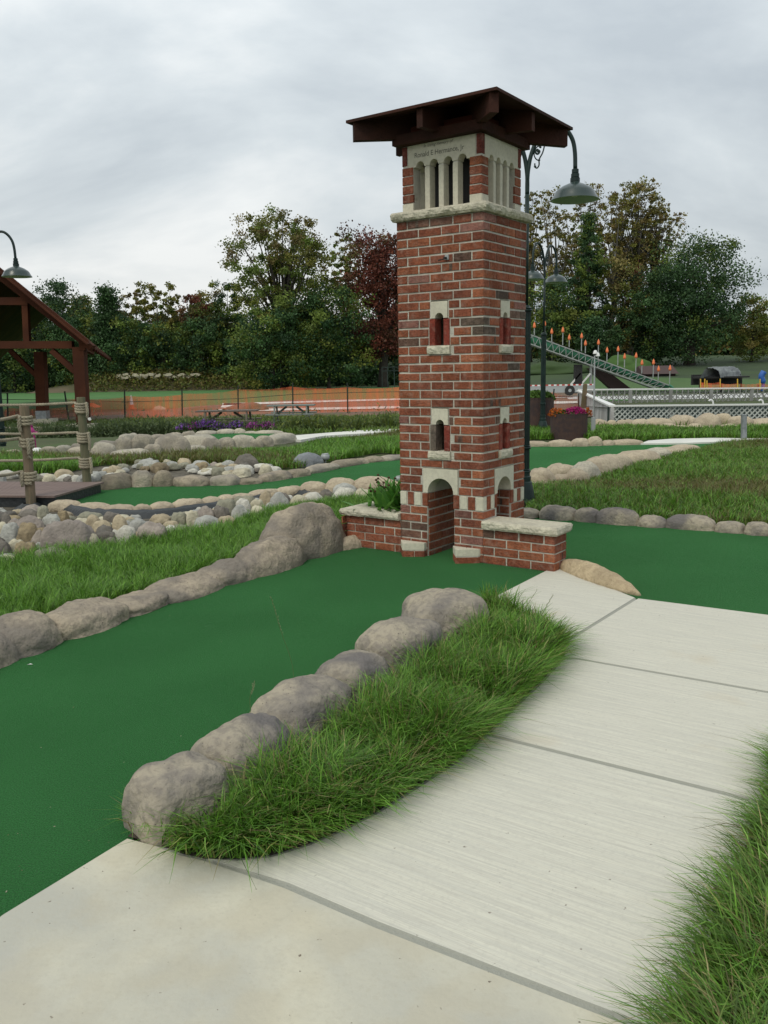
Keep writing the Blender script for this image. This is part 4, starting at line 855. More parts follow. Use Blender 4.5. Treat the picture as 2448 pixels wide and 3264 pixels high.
for x, y, w_, h_, cn, lb, sd_ in [(85, 1035, 26, 12, 'pinkish', 'pinkish rounded stone behind the deck left of the near rope post', 0), (107, 1036, 30, 14, 'cream', 'pale cream stone on the deck edge between the rope posts', 0), (141, 1035, 34, 12, 'white', 'long white stone on the deck edge between the rope posts', 2), (165, 1036, 26, 12, 'white', 'small white stone just left of the far rope post', 0), (420, 1018, 22, 14, 'pale grey', 'blue grey stone behind the brown back border', 1), (445, 1022, 26, 12, 'cream', 'cream stone behind the brown back border', 0), (533, 1008, 52, 26, 'dark grey', 'long layered brown grey stone behind the back border', 2), (574, 1020, 30, 18, 'cream', 'yellow cream stone right of the long layered one', 0), (362, 1005, 22, 14, 'cream', 'round cream stone above the brown back border', 0)]:
    c_ = G(x, y+3, 0.0); k_ = c_.y/1855; stone((c_.x, c_.y, 0.0), w_*k_, w_*k_*0.7, h_*k_*1.1, cn, 0.1, lb, 2.4, seed=sd_)

# ------------------------------------------------------------------ deck, rope rails, liner
dk = empty('boardwalk', G(60, 1056, 0.13), label='dark brown boarded footbridge deck with black skirt between rope rails', cat='footbridge')
o_ = Vector(dk.location)
P = [G(-140, 1039, .13), G(225, 1041, .13), G(117, 1071.5, .13), G(-140, 1069, .13)]
b = MB(); n_ = 26                        # boards across the deck
A0, A1, B0, B1 = P[0], P[1], P[3], P[2]
for i in range(n_):
    t0, t1 = i/n_, (i+1)/n_-0.0015
    q = [A0.lerp(A1, t0), A0.lerp(A1, t1), B0.lerp(B1, t1), B0.lerp(B1, t0)]
    b.prism([p-o_-Vector((0, 0, 0.022)) for p in q[::-1]], (0, 0, 0.022))
b.build('deck_boards', M['deck'], dk)
def skirt(pts, zt, zb, m, name, par, off=0.0):
    b = MB()
    for a, c_ in zip(pts[:-1], pts[1:]):
        d = (c_-a).normalized(); n = Vector((-d.y, d.x, 0))*0.02
        b.prism([Vector((p.x, p.y, zb)) for p in (a, c_, c_+n, a+n)], (0, 0, zt-zb))
    o = b.build(name, m, par); o.location = -par.location if par else (0, 0, 0); return o
skirt([G(-140, 1069, .13)+Vector((0, .03, 0)), G(117, 1071, .13)+Vector((0, .03, 0)), G(222, 1042, .13)+Vector((-.04, 0.03, 0))], 0.107, -0.10, M['black_sheet'], 'skirt', dk)
def strand_rope(b, pts, r_, pitch=0.16, seg=6, strands=3, col=(1, 1, 1)):
    P = [Vector(p) for p in pts]; L_ = [0]
    for i in range(1, len(P)): L_.append(L_[-1]+(P[i]-P[i-1]).length)
    tot = L_[-1]; n = max(6, int(tot/pitch*8))
    fr = []; ref = None; j = 0
    for i in range(n+1):
        s_ = tot*i/n
        while j < len(P)-2 and L_[j+1] < s_: j += 1
        t_ = (s_-L_[j])/max(1e-6, L_[j+1]-L_[j]); p = P[j].lerp(P[j+1], t_); d = (P[j+1]-P[j]).normalized()
        if ref is None: ref = d.orthogonal().normalized()
        ref = (ref-d*ref.dot(d)).normalized(); fr.append((p, ref.copy(), d.cross(ref), s_))
    for k in range(strands):
        q = []
        for p, u, v_, s_ in fr:
            a = 2*math.pi*(s_/pitch+k/strands); q.append(p+(u*math.cos(a)+v_*math.sin(a))*r_*0.52)
        b.tube(q, r_*0.56, seg, col)
def smoothpts(pts, n=6):
    P = [Vector(p) for p in pts]; P = [P[0]*2-P[1]]+P+[P[-1]*2-P[-2]]; o = []
    for i in range(1, len(P)-2):
        for k in range(n):
            t = k/n; a, b_, c_, d = P[i-1], P[i], P[i+1], P[i+2]
            o.append(0.5*((2*b_)+(-a+c_)*t+(2*a-5*b_+4*c_-d)*t*t+(-a+3*b_-3*c_+d)*t*t*t))
    o.append(P[-2]); return o
def rope_post(base, top, r_, m, label, knots, rope_r, tails, runs, mat_r=M['rope']):
    d = (top-base).normalized(); pt = empty('rope_post', base, label=label, cat='post', group='rope rail posts')
    b = MB(); b.tube([Vector((0, 0, -0.15)), Vector((0, 0, 0)), (top-base)*0.5, (top-base)-d*0.01, top-base], [r_, r_, r_*0.98, r_*0.96, r_*0.90], 20)
    b.build('wooden_post', m, pt, smooth=False)
    for i, (h, turns, lab) in enumerate(knots):      # wrapped rope, and the run leading off to the left
        b = MB(); c_ = base+d*h; pts = []
        for k in range(int(turns*14)+1):
            a = math.pi+2*math.pi*k/14; pts.append(c_+d*(-(k/14)*rope_r*1.9)+Vector((math.cos(a), math.sin(a), 0))*(r_+rope_r*0.85)+Vector((0, 0, 0.01*math.sin(a*1.0))))
        run = runs[i]
        lead = smoothpts([run]+[run.lerp(pts[0], t_)-Vector((0, 0, 0.05*4*t_*(1-t_)*0.4)) for t_ in (0.33, 0.66)]+[pts[0]], 6)
        tl = tails[i]; e_ = pts[-1]
        if tl: 
            s0 = c_+Vector((tl[0]*(r_+rope_r*2.0), -(r_+rope_r*1.6), -rope_r*1.5)); pts2 = [s0+Vector((0.0, 0.01, 0.03)), s0, s0+Vector((0.012*tl[0], -0.008, -tl[1]*0.5)), s0+Vector((0.0, 0, -tl[1]))]
            strand_rope(b, smoothpts(pts2, 5), rope_r*1.05, rope_r*6)
        strand_rope(b, lead[:-1]+pts, rope_r, rope_r*6)
        if tl and i == 1 and len(tl) > 2:
            for k in range(26):
                a = random.uniform(0, 6.28); s1 = s0+Vector((0, 0, -tl[1])); b.tube([s1, s1+Vector((math.cos(a)*0.028, math.sin(a)*0.02, -0.05))], 0.0022, 4)
        o = b.build('rope', mat_r, None, smooth=True, label=lab, cat='rope', group='ropes of the rail')
    return pt
z_ = lambda y_: None
p2b = G(68, 1094, 0.0); p2b.y = 9.75; p2b = P3(68, 1096, 9.75); p2t = P3(52, 877, 9.85)
k2 = lambda fr: (p2t-p2b).length*fr
rope_post(p2b, p2t, 0.055, M['post_wood'], 'near brown rope post in front of the deck with black collar at its foot',
          [(k2(0.905), 3.2, 'rope run tied in a thick knot at the top of the near brown post'), (k2(0.685), 2.6, 'rope run wrapped round the middle of the near brown post with frayed tail'), (k2(0.355), 3.4, 'rope run knotted low on the near brown post')], 0.019,
          [(-0.3, 0.15), (0.5, 0.15, 1), (-0.5, 0.13)], [P3(-60, 910, 8.9), P3(-60, 949, 8.9), P3(-60, 1030, 8.9)])
p1b = G(188, 1040, .13); p1t = P3(174.5, 858, p1b.y+0.05)
rope_post(p1b, p1t, 0.056, M['post_green'], 'far greenish rope post standing on the corner of the deck',
          [((p1t-p1b).length*0.935, 4.0, 'top rope run wound round the far greenish post'), ((p1t-p1b).length*0.585, 4.0, 'middle rope run wound round the far greenish post'), ((p1t-p1b).length*0.285, 4.0, 'bottom rope run wound round the far greenish post')], 0.0175,
          [(1.0, 0.16), (1.0, 0.20), (1.0, 0.17)], [P3(-80, 873, 10.9), P3(-80, 934, 10.9), P3(-80, 994, 10.9)])
pb3 = P3(50, 1040, 11.6); pt3 = P3(50, 876, 11.6)
# white tag on the far post's rope tail
b = MB(); tg = P3(193, 905, 10.95); b.prism([tg+Vector(p) for p in ((-0.022, 0, 0.012), (0.012, 0, 0.022), (0.024, 0.005, -0.008), (0.008, 0, -0.022), (-0.018, 0.004, -0.014))], (0, 0.004, 0)); b.build('tag', M['white'], label='small white tag hanging from the rope tail at the far post', cat='tag')
# black collar and liner
b = MB(); cc_ = p2b+Vector((0, -0.02, 0)); pr = []
for i, (r_, z) in enumerate(((0.075, 0.05), (0.10, 0.035), (0.17, -0.005), (0.22, -0.05))): pr.append((r_, z))
n0 = len(b.v)
for r_, z in pr:
    for k in range(20):
        a = 2*math.pi*k/20; rr_ = r_*(1+0.14*noise.noise(Vector((math.cos(a)*1.5, math.sin(a)*1.5, r_*5)))); b.v.append((cc_.x+rr_*math.cos(a)*1.1, cc_.y+rr_*math.sin(a)*0.9, cc_.z+z+0.02*noise.noise(Vector((a*2, r_*9, 3)))))
for i in range(3):
    for k in range(20): b.f.append([i*20+k, i*20+(k+1) % 20, (i+1)*20+(k+1) % 20, (i+1)*20+k]); b.c.append((1, 1, 1)); b.m.append(0)
b.build('ground_sheet_collar', M['black_sheet'], smooth=True, label='torn black sheeting laid round the foot of the near rope post', cat='sheeting')
def liner(ptsD, w0, label):
    b = MB(); P = smoothpts([G(x, y, 0) for x, y in ptsD], 8); n = len(P)
    for i, p in enumerate(P):
        for q, (dy, z) in enumerate(((0.10, 0.02), (0.03, 0.055), (-0.03, 0.03), (-0.09, -0.03))):
            nn = noise.noise(Vector((i*0.35, q*1.7, 5)))
            b.v.append((p.x, p.y+dy*w0+nn*0.02, p.z+z*w0+nn*0.014))
    for i in range(n-1):
        for q in range(3): b.f.append([i*4+q, (i+1)*4+q, (i+1)*4+q+1, i*4+q+1]); b.c.append((1, 1, 1)); b.m.append(0)
    b.build('pond_liner', M['black_sheet'], smooth=True, label=label, cat='pond liner')
liner([(103, 1092), (130, 1100), (165, 1108), (200, 1113), (240, 1115), (300, 1116), (360, 1112), (420, 1104), (470, 1097)], 1.25, 'crumpled black liner edging the stream from the rope post along tan rocks')
liner([(545, 1084), (575, 1072), (615, 1067), (650, 1067), (670, 1072)], 1.0, 'short black liner strip showing under the tan rocks behind the domed boulder')
# pink marker by the rope post
b = MB(); mk = G(81, 979, 0.0)
mo = empty('tee_marker', mk, label='magenta figure on a white dome half hidden behind the near rope post', cat='marker')
b.lathe([(0.0, 0.11), (0.05, 0.105), (0.10, 0.07), (0.12, 0.0)], seg=20); b.build('dome', M['white'], mo, smooth=True)
b = MB(); b.tube([(-0.02, 0, 0.1), (-0.03, 0, 0.3), (-0.05, 0, 0.42), (-0.09, 0, 0.50)], [0.012, 0.014, 0.04, 0.035], 10); b.tube([(-0.05, 0, 0.36), (0.03, 0, 0.40)], 0.03, 8); b.tube([(-0.12, 0, 0.52), (-0.06, 0, 0.54)], 0.035, 8)
b.build('figure', M['magenta'], mo, smooth=True)
# little ground lights
def spot(p, lab, s=1.0):
    o = empty('ground_light', p, label=lab, cat='light'); b = MB()
    b.tube([(0, 0, 0), (0, 0, 0.05*s)], 0.012*s, 8); b.build('stem', M['steel'], o)
    b = MB(); b.lathe([(0.0, 0.05*s), (0.045*s, 0.05*s), (0.06*s, 0.07*s), (0.062*s, 0.12*s), (0.05*s, 0.125*s)], seg=14); b.tube([(-0.045*s, 0, 0.12*s), (0.045*s, 0, 0.13*s)], 0.018*s, 8); b.build('housing', M['galv'], o, smooth=True)
spot(G(703, 1001), 'grey ground light right of the blue grey boulder', 1.15)
spot(P3(862, 1046, 9.9), 'tiny grey ground light against the left side of the tower', 0.7)
b = MB(); random.seed(8)
for i in range(90):
    p = G(random.uniform(-20, 1000), random.uniform(1250, 1950), 0.003)
    if not inpoly(p.x, p.y, turf1): continue
    a = random.uniform(0, 6.28); s = random.uniform(0.002, 0.006); u = Vector((math.cos(a), math.sin(a), 0))*s; v_ = Vector((-math.sin(a), math.cos(a), 0.2))*s*0.4
    b.add([p-u, p-v_, p+u, p+v_], [(0, 1, 2, 3)], random.choice([(0.30, 0.26, 0.15), (0.12, 0.15, 0.05), (0.45, 0.42, 0.30)]))
b.build('litter', M['blade'], label='specks of dry grass clippings scattered over the near green', cat='clippings', kind='stuff')
# small litter on the green and seed heads
for x, y, lb in ((64, 1436, 'pale dry leaf scrap on the green near the left border'), (263, 2383-1750+1750, '')):
    if lb:
        p = G(x, y, 0.004); b = MB(); b.add([p+Vector((-0.014, 0, 0)), p+Vector((0, -0.004, 0.004)), p+Vector((0.016, 0.004, 0.001)), p+Vector((0.002, 0.006, 0.005))], [(0, 1, 2, 3)]); b.build('dry_leaf', M['white'], label=lb, cat='leaf')
# ------------------------------------------------------------------ street lamps
def make_lamp(label):
    Y = 9.44; base = G(1155, 1090, 0); base = Vector((1.60, 9.44, 0))
    kk = lambda x, y: P3((1500+x/3.95)/1.47558, (260+y/3.95)/1.47558, Y)
    root = empty('street_lamp', base, label=label, cat='street lamp', group='green double-arm lamp posts')
    px = kk(712, 1500); X0 = px.x
    L_ = lambda x, y: Vector((kk(x, y).x-X0, 0, kk(x, y).z))
    b = MB()
    b.lathe([(0.135, 0.0), (0.135, 0.03), (0.115, 0.05), (0.10, 0.16), (0.082, 0.24), (0.070, 0.25), (0.070, 0.30), (0.060, 0.31), (0.058, 0.36)], seg=24); b.build('base', M['lamp_green'], root, smooth=False)
    b = MB(); fl = []
    n = 16
    for z in (0.30, 2.10):
        for k in range(n*2):
            a = math.pi*k/n; r_ = 0.053 if k % 2 else 0.046; fl.append((r_*math.cos(a), r_*math.sin(a), z))
    b.add(fl, [(k, (k+1) % (2*n), (k+1) % (2*n)+2*n, k+2*n) for k in range(2*n)])
    for z in (0.36, 0.62, 2.09): b.lathe([(0.050, z-0.02), (0.066, z-0.012), (0.068, z), (0.060, z+0.010), (0.066, z+0.02), (0.046, z+0.03)], seg=24)
    b.lathe([(0.05, 2.11), (0.035, 2.14)], seg=20); b.build('lower_post', M['lamp_green'], root)
    ap = [(712, 1420), (714, 1250), (727, 1100), (760, 930), (830, 745), (925, 610), (1030, 545), (1130, 550), (1222, 625), (1288, 745), (1314, 900), (1318, 1100)]
    pts = [L_(*p) for p in ap]
    b = MB(); b.tube([Vector((0, 0, 2.1)), Vector((0, 0, pts[0].z))], 0.0225, 14); b.build('upper_post', M['lamp_green'], root, smooth=True)
    for s in (1, -1):
        q = smoothpts([Vector((p.x*s, 0.0, p.z)) for p in pts], 5)
        b = MB(); b.tube(q, 0.022, 12); arm = b.build('arm', M['lamp_green'], root, smooth=True)
        b = MB()      # scrolled iron bracket under the arm
        out_ = [(935, 765), (925, 830), (905, 900), (870, 965), (862, 1000), (862, 1050), (838, 1088), (812, 1075), (808, 1030)]
        inn = [(905, 760), (880, 810), (850, 815), (815, 850), (800, 920), (820, 970), (850, 990), (870, 975)]
        rng = [(850, 860), (870, 880), (850, 910), (825, 905), (820, 875), (840, 855), (850, 870)]
        for L2, r_ in ((out_, 0.0075), (inn, 0.0065), (rng, 0.010)):
            b.tube(smoothpts([Vector((L_(*p).x*s, 0.0, L_(*p).z)) for p in L2], 4), r_, 8)
        for p in ((862, 990), (850, 880), (878, 825), (812, 1070)): c_ = L_(*p); b.lathe([(0, 0.014), (0.013, 0.006), (0.013, -0.006), (0, -0.014)], (c_.x*s, 0, c_.z), 8)
        b.build('scroll', M['lamp_green'], arm, smooth=True)
        ex = pts[-1].x*s; ez = pts[-1].z
        b = MB(); z = ez
        for r_, h in ((0.036, 0.045), (0.043, 0.042), (0.050, 0.045)):
            b.lathe([(r_*0.8, z), (r_, z-0.004), (r_, z-h+0.004), (r_*0.85, z-h)], (ex, 0, 0), 18); z -= h
        b.build('lamp_neck', M['lamp_green'], root, smooth=False)
        b = MB()
        b.lathe([(0.046, z+0.004), (0.052, z-0.008), (0.085, z-0.020), (0.135, z-0.042), (0.188, z-0.078), (0.205, z-0.098), (0.222, z-0.135), (0.246, z-0.172), (0.250, z-0.178)], (ex, 0, 0), 40, mi=0)
        b.lathe([(0.250, z-0.178), (0.243, z-0.174), (0.205, z-0.112), (0.180, z-0.085), (0.12, z-0.050), (0.04, z-0.030)], (ex, 0, 0), 40, mi=1)
        sh = b.build('lamp_shade', [M['shade_out'], M['shade_in']], root, smooth=True)
        b = MB(); b.lathe([(0.0, z-0.150), (0.03, z-0.14), (0.04, z-0.11), (0.025, z-0.06), (0.02, z-0.03)], (ex, 0, 0), 14); b.build('bulb', M['bulb'], sh, smooth=True)
    root.location = (X0, 9.44, 0); return root
lampA = make_lamp('nearest tall green lamp post standing right behind the brick tower')
lampB = copy_tree(lampA); lampB.location = (P3(1172, 937, 19.8).x, 19.8, 0.0); lampB.rotation_euler = (0, 0, R(50)); lampB.scale = (1.05, 1.05, 1.05); T(lampB, 'smaller looking green double-arm lamp post between the two flower tubs')
lampC = copy_tree(lampA); pC = P3(42, 598, 15.3)
for ch in list(lampC.children):
    if ch.name.startswith('base'): bpy.data.objects.remove(ch)
lampC.location = (pC.x-0.54, 15.3, -0.04); T(lampC, 'green lamp whose single arm and shade hang before the pavilion roof')

# ------------------------------------------------------------------ leafy things
rng = np.random.default_rng(7)
def quads(cen, size, cols, asp=0.6, up=None):
    n = len(cen); a = rng.normal(size=(n, 3)); a /= np.linalg.norm(a, axis=1)[:, None]
    c_ = rng.normal(size=(n, 3)); 
    if up is not None: c_ = c_*up[0]+np.array([0, 0, 1])*up[1]
    b_ = np.cross(a, c_); b_ /= np.linalg.norm(b_, axis=1)[:, None]+1e-9
    s = (size if np.ndim(size) else np.full(n, size))*rng.uniform(0.65, 1.3, n)
    a = a*s[:, None]/2; b_ = b_*(s*asp)[:, None]/2
    return np.stack([cen-a, cen-b_, cen+a, cen+b_], 1)
def pick(pal, n, jit=0.2):
    pal = np.array(pal); c_ = pal[rng.integers(0, len(pal), n)]; return np.clip(c_*rng.uniform(1-jit, 1+jit, (n, 1)), 0, 1)
DK = [(0.039, 0.082, 0.027), (0.047, 0.097, 0.031), (0.054, 0.108, 0.037), (0.033, 0.071, 0.029)]
MID = [(0.121, 0.174, 0.032), (0.146, 0.198, 0.038), (0.168, 0.192, 0.035), (0.108, 0.148, 0.032)]
OLV = [(0.186, 0.176, 0.037), (0.153, 0.156, 0.033), (0.218, 0.186, 0.046), (0.131, 0.141, 0.033)]
BRO = [(0.181, 0.135, 0.048), (0.147, 0.115, 0.037), (0.207, 0.169, 0.059), (0.113, 0.11, 0.032)]
RDD = [(0.145, 0.041, 0.028), (0.117, 0.039, 0.028), (0.179, 0.055, 0.034), (0.097, 0.048, 0.028)]
YEL = [(0.186, 0.172, 0.051), (0.129, 0.143, 0.043), (0.229, 0.186, 0.057)]
def tree(label, x, yt, wpx, Y, pal, top_pal=None, kind='round', n=5000, leaf=0.25, zb=None, low=0.15, dens=1.0, bark='bark', group='trees beyond the field', lean=0.0, fork=0.25, name='tree', limbs=16, seed=1, tr=None, sprd=1.0):
    n = int(n*1.9); rn = np.random.default_rng(seed*17+3)
    top = P3(x, yt, Y); X_ = top.x; z0 = terr(X_, Y) if zb is None else zb; Ht = top.z-z0; W_ = wpx*Y/1855*sprd
    root = empty(name, (X_, Y, z0), label=label, cat='tree', group=group)
    nc = int((60+W_*Ht*0.9)*(1.25 if kind == 'airy' else 1.0)); C_ = []
    while len(C_) < nc:
        d = rn.normal(size=3); d /= np.linalg.norm(d); r_ = rn.random()**0.38
        if kind == 'conifer':
            t = rn.random()**0.8; rr = (1-t)**0.85*0.5+0.04; a = rn.random()*6.283; q = rn.random()**0.5
            tier = 0.75+0.25*math.sin(t*30+a); p = (math.cos(a)*rr*W_*q*tier, math.sin(a)*rr*W_*q*tier, Ht*(low+(1-low)*t))
        elif kind == 'tall':
            t = rn.random(); rr = (math.sin(math.pi*min(1, 0.12+t*0.95))**0.6)*0.5*(0.75+0.25*math.sin(t*14+seed)); a = rn.random()*6.283; q = rn.random()**0.5
            p = (math.cos(a)*rr*W_*q, math.sin(a)*rr*W_*q*0.8, Ht*(low+(1-low)*t*0.99))
        else:
            d = d/(np.abs(d)**2.7).sum()**(1/2.7)
            f = 0.90+0.08*math.sin(3*math.atan2(d[1], d[0])+seed)+0.10*math.sin(5.0*d[2]+seed*2+4*d[0])
            p = (d[0]*r_*f*W_*0.5, d[1]*r_*f*W_*0.45, Ht*(low+(1-low)*0.5)+d[2]*r_*min(1.0, f+0.06)*Ht*(1-low)*0.5)
        C_.append(p)
    C_ = np.array(C_)
    C_[:, 2] = np.minimum(C_[:, 2]*(Ht*0.975/np.quantile(C_[:, 2], 0.975)), Ht*rn.uniform(0.95, 1.0, nc))
    C_[:, 0] += lean*C_[:, 2]
    per = max(6, int(n/nc)); cr = np.full(nc, min(W_, Ht)*0.085*{'open': 0.52, 'tall': 0.75, 'airy': 0.45}.get(kind, 1.0))*rn.uniform(0.5, 1.35, nc)
    cen = np.repeat(C_, per, 0)+rn.normal(size=(nc*per, 3))*np.repeat(cr, per)[:, None]*np.array([0.75, 0.75, 0.55])
    P_ = np.array(pal)[rn.integers(0, len(pal), nc)]
    if top_pal is not None:
        tp = np.array(top_pal)[rn.integers(0, len(top_pal), nc)]; wgt = (rn.random(nc) < np.clip((C_[:, 2]/Ht-0.45)*2.2, 0, 1))[:, None]; P_ = np.where(wgt, tp, P_)
    P_ = P_*rn.uniform(0.68, 1.38, (nc, 1)); cols = np.clip(np.repeat(P_, per, 0)*rn.uniform(0.85, 1.18, (nc*per, 1)), 0, 1)
    keep = (cen[:, 2] > 0.1)
    np_quads('crown', quads(cen[keep], leaf, cols[keep], 0.7), cols[keep], M['leaf'], root)
    b = MB(); tr = tr or max(0.12, Ht*0.018); fk = Ht*fork
    tp_ = Vector((lean*Ht*0.75, 0, Ht*0.80))
    b.tube([(0, 0, -0.4), (0, 0, 0.05*Ht), (lean*fk+0.01*Ht, 0, fk), tp_.lerp(Vector((0, 0, fk)), 0.5)+Vector((0.015*Ht, 0, 0)), tp_], [tr*1.5, tr*1.05, tr*0.85, tr*0.5, tr*0.12], 9)
    idx = rn.permutation(nc)[:limbs]
    for j, i in enumerate(idx):
        c_ = Vector(C_[i]); hh = fk*rn.uniform(0.75, 1.0)+max(0, (c_.z-fk)*0.32*rn.random()); s = Vector((lean*hh, 0, hh)); m_ = s.lerp(c_, 0.5)+Vector((0, 0, abs(c_.z-hh)*0.10)); 
        b.tube([s, s.lerp(m_, 0.5), m_, c_], [tr*0.42, tr*0.34, tr*0.22, tr*0.06], 6)
    b.build('trunk', M[bark], root, smooth=True); return root

# ------------------------------------------------------------------ long grass
def gpoly(l): return [(p.x, p.y) for p in (G(x, y) for x, y in l)]
def blades(name, poly, n, h, wd, pal, label, lean=(0.2, 0.8), seed=1, outward=None, zf=0.0, clump=3.0, hmin=0.5, patch=None, group=None, seg=3, thin=None):
    rn = np.random.default_rng(seed); P = np.array(poly); x0, y0 = P.min(0); x1, y1 = P.max(0); pts = np.zeros((0, 2))
    while len(pts) < n:
        q = np.stack([rn.uniform(x0, x1, n*2), rn.uniform(y0, y1, n*2)], 1); ins = np.zeros(len(q), bool)
        for i in range(len(P)):
            a, c_ = P[i], P[i-1]; cond = (a[1] > q[:, 1]) != (c_[1] > q[:, 1])
            with np.errstate(divide='ignore', invalid='ignore'): xi = (c_[0]-a[0])*(q[:, 1]-a[1])/(c_[1]-a[1])+a[0]
            ins ^= cond & (q[:, 0] < xi)
        q = q[ins]
        if clump:
            k = clump; nz = np.sin(q[:, 0]*k*2.1+1.3*np.sin(q[:, 1]*k))+np.sin(q[:, 1]*k*1.7+1.1*np.sin(q[:, 0]*k*1.3)+2)
            q = q[rn.random(len(q)) < 0.55+0.25*nz/2+0.2]
        pts = np.concatenate([pts, q])
    pts = pts[:n]
    # tufts: pull blades to tuft centres
    k = clump or 3
    nz = np.sin(pts[:, 0]*k*1.9+1.7*np.sin(pts[:, 1]*k*0.9))*0.5+np.sin(pts[:, 1]*k*2.3+pts[:, 0]*k*0.7)*0.5
    hh = h*(hmin+(1-hmin)*rn.random(n))*(1+0.28*nz)
    cell = 0.07 if h < 0.3 else 0.2
    cx_, cy_ = np.floor(pts[:, 0]/cell), np.floor(pts[:, 1]/cell); ha = np.sin(cx_*127.1+cy_*311.7)*43758.5; ta = (ha-np.floor(ha))*6.283
    ang = ta+rn.normal(0, 1.0, n); ln = rn.uniform(lean[0], lean[1], n)
    if outward is not None:
        line, dist, k2_ = outward; Lp = np.array(line); best = np.full(n, 1e9); od = np.zeros((n, 2))
        for i in range(len(Lp)-1):
            a, c_ = Lp[i], Lp[i+1]; d = c_-a; t = np.clip(((pts-a)@d)/(d@d), 0, 1); pr = a+t[:, None]*d; v_ = pr-pts; dd = np.linalg.norm(v_, axis=1); m_ = dd < best; best[m_] = dd[m_]; od[m_] = v_[m_]
        near = best < dist; oa = np.arctan2(od[:, 1], od[:, 0]); ang = np.where(near, oa+rn.normal(0, 0.65, n), ang); ln = np.where(near, ln*0.6+k2_*(1-best/dist)*rn.random(n)+0.15, ln)
    D = np.stack([np.cos(ang), np.sin(ang), np.zeros(n)], 1); wa = ang+math.pi/2+rn.normal(0, 0.5, n); Wv = np.stack([np.cos(wa), np.sin(wa), np.zeros(n)], 1)
    if callable(zf): zb = np.array([zf(a, c_) for a, c_ in pts])
    else: zb = np.full(n, zf)
    B = np.concatenate([pts, zb[:, None]], 1)
    cols = pick(pal, n, 0.42)
    if patch is not None:
        pn = np.sin(pts[:, 0]*patch[1]+2*np.sin(pts[:, 1]*patch[1]*0.8))*np.sin(pts[:, 1]*patch[1]*1.2+1)+rn.normal(0, 0.35, n); m_ = pn > patch[2]; cols[m_] = pick(patch[0], m_.sum(), 0.25)
    ts = np.linspace(0, 1, seg+1); rings = []
    w0 = wd*rn.uniform(0.7, 1.3, n)
    for t in ts:
        c_ = B+D*(ln*hh*t**1.9)[:, None]; c_[:, 2] += hh*(t-0.42*np.minimum(ln, 1.6)*t**2.2)
        ww = (w0*(1-0.88*t**1.6))[:, None]/2; rings.append((c_-Wv*ww, c_+Wv*ww))
    V = []
    for i in range(seg): V.append(np.stack([rings[i][0], rings[i][1], rings[i+1][1], rings[i+1][0]], 1))
    V = np.stack(V, 1).reshape(n*seg, 4, 3); cc = np.repeat(cols, seg, 0)
    return np_quads(name, V, cc, M['blade'], label=label, cat='grass', kind='stuff', group=group)
GR = [(0.124, 0.274, 0.029), (0.1, 0.241, 0.024), (0.153, 0.319, 0.037), (0.08, 0.196, 0.024), (0.195, 0.358, 0.061)]
GRY = [(0.24, 0.25, 0.07), (0.33, 0.29, 0.13), (0.20, 0.17, 0.07)]
GRD = [(0.101, 0.174, 0.026), (0.084, 0.151, 0.022), (0.123, 0.19, 0.031)]
OLG = [(0.165, 0.165, 0.045), (0.175, 0.150, 0.060), (0.130, 0.150, 0.036), (0.14, 0.13, 0.045)]
MIX = GR*3+GRY+[(0.07, 0.14, 0.02), (0.05, 0.11, 0.02)]
bc_g = gpoly(bed_curve)
bedp = gpoly(bed_curve[1:]+[(1060, 1335), (1030, 1375), (985, 1420), (925, 1455), (850, 1500), (790, 1545), (705, 1600), (625, 1665), (540, 1735), (455, 1795), (345, 1815)])
blades('grass', bedp, 23000, 0.20, 0.0060, MIX, 'long bright grass spilling over the path beside the grey rocks', (0.15, 1.25), 3, (bc_g[2:-3], 0.12, 0.85), 0.006, 4.2, hmin=0.32, group='long grass beside the path')
blades('grass', gpoly([(285, 1800), (330, 1812), (345, 1790), (300, 1770)]), 260, 0.16, 0.0045, MIX, 'wispy grass tuft at the near corner of the large grey rock', (0.4, 1.4), 9, None, 0.006, 0)
vg = gpoly([(1760, 1560), (1700, 1640), (1668, 1720), (1640, 1790), (1612, 1860), (1588, 1940), (1552, 2020), (1520, 2090), (1488, 2170), (1462, 2240), (1440, 2420), (1900, 2500), (2000, 1600)])
blades('grass', vg, 17000, 0.15, 0.0058, GR*2+GRD*3+GRY, 'dark tangled grass verge along the right edge of the path', (0.3, 1.5), 5, (vg[:11], 0.10, 0.7), 0.012, 5.0, hmin=0.3, group='long grass beside the path')
lawn1 = gpoly([(-260, 1440), (-260, 1235), (0, 1222), (120, 1204), (250, 1186), (400, 1160), (560, 1120), (640, 1100), (700, 1092), (800, 1080), (830, 1082)])+[(TW(-1.36, 0.66).x, TW(-1.36, 0.66).y), (TW(-1.37, 0.0).x, TW(-1.37, 0.0).y)]+gpoly([(740, 1165), (640, 1180), (520, 1215), (440, 1246), (330, 1280), (230, 1310), (90, 1345), (0, 1375), (-120, 1410)])
sheet('grass_soil', [Vector((a, b_, 0)) for a, b_ in lawn1], 0.008, M['ground'], kind='structure')
blades('grass', lawn1, 62000, 0.155, 0.0065, GR*3+[(0.14, 0.22, 0.06)], 'lush green grass between the stream stones and the near green', (0.2, 0.95), 6, None, 0.005, 2.4)
# lawn behind the middle green
l2 = gpoly([(-300, 1030), (-300, 985), (60, 988), (200, 992), (420, 988), (620, 975), (700, 958), (863, 938), (900, 938), (900, 984), (820, 978), (720, 995), (640, 1012), (590, 1012), (480, 1004), (350, 1000), (225, 1004), (140, 1022), (0, 1024)])
blades('grass', l2, 52000, 0.20, 0.017, GR*2+GRD, 'green meadow grass between the rock wall and the middle green', (0.2, 0.9), 8, None, 0.0, 1.0, patch=(OLG, 0.55, 0.55))
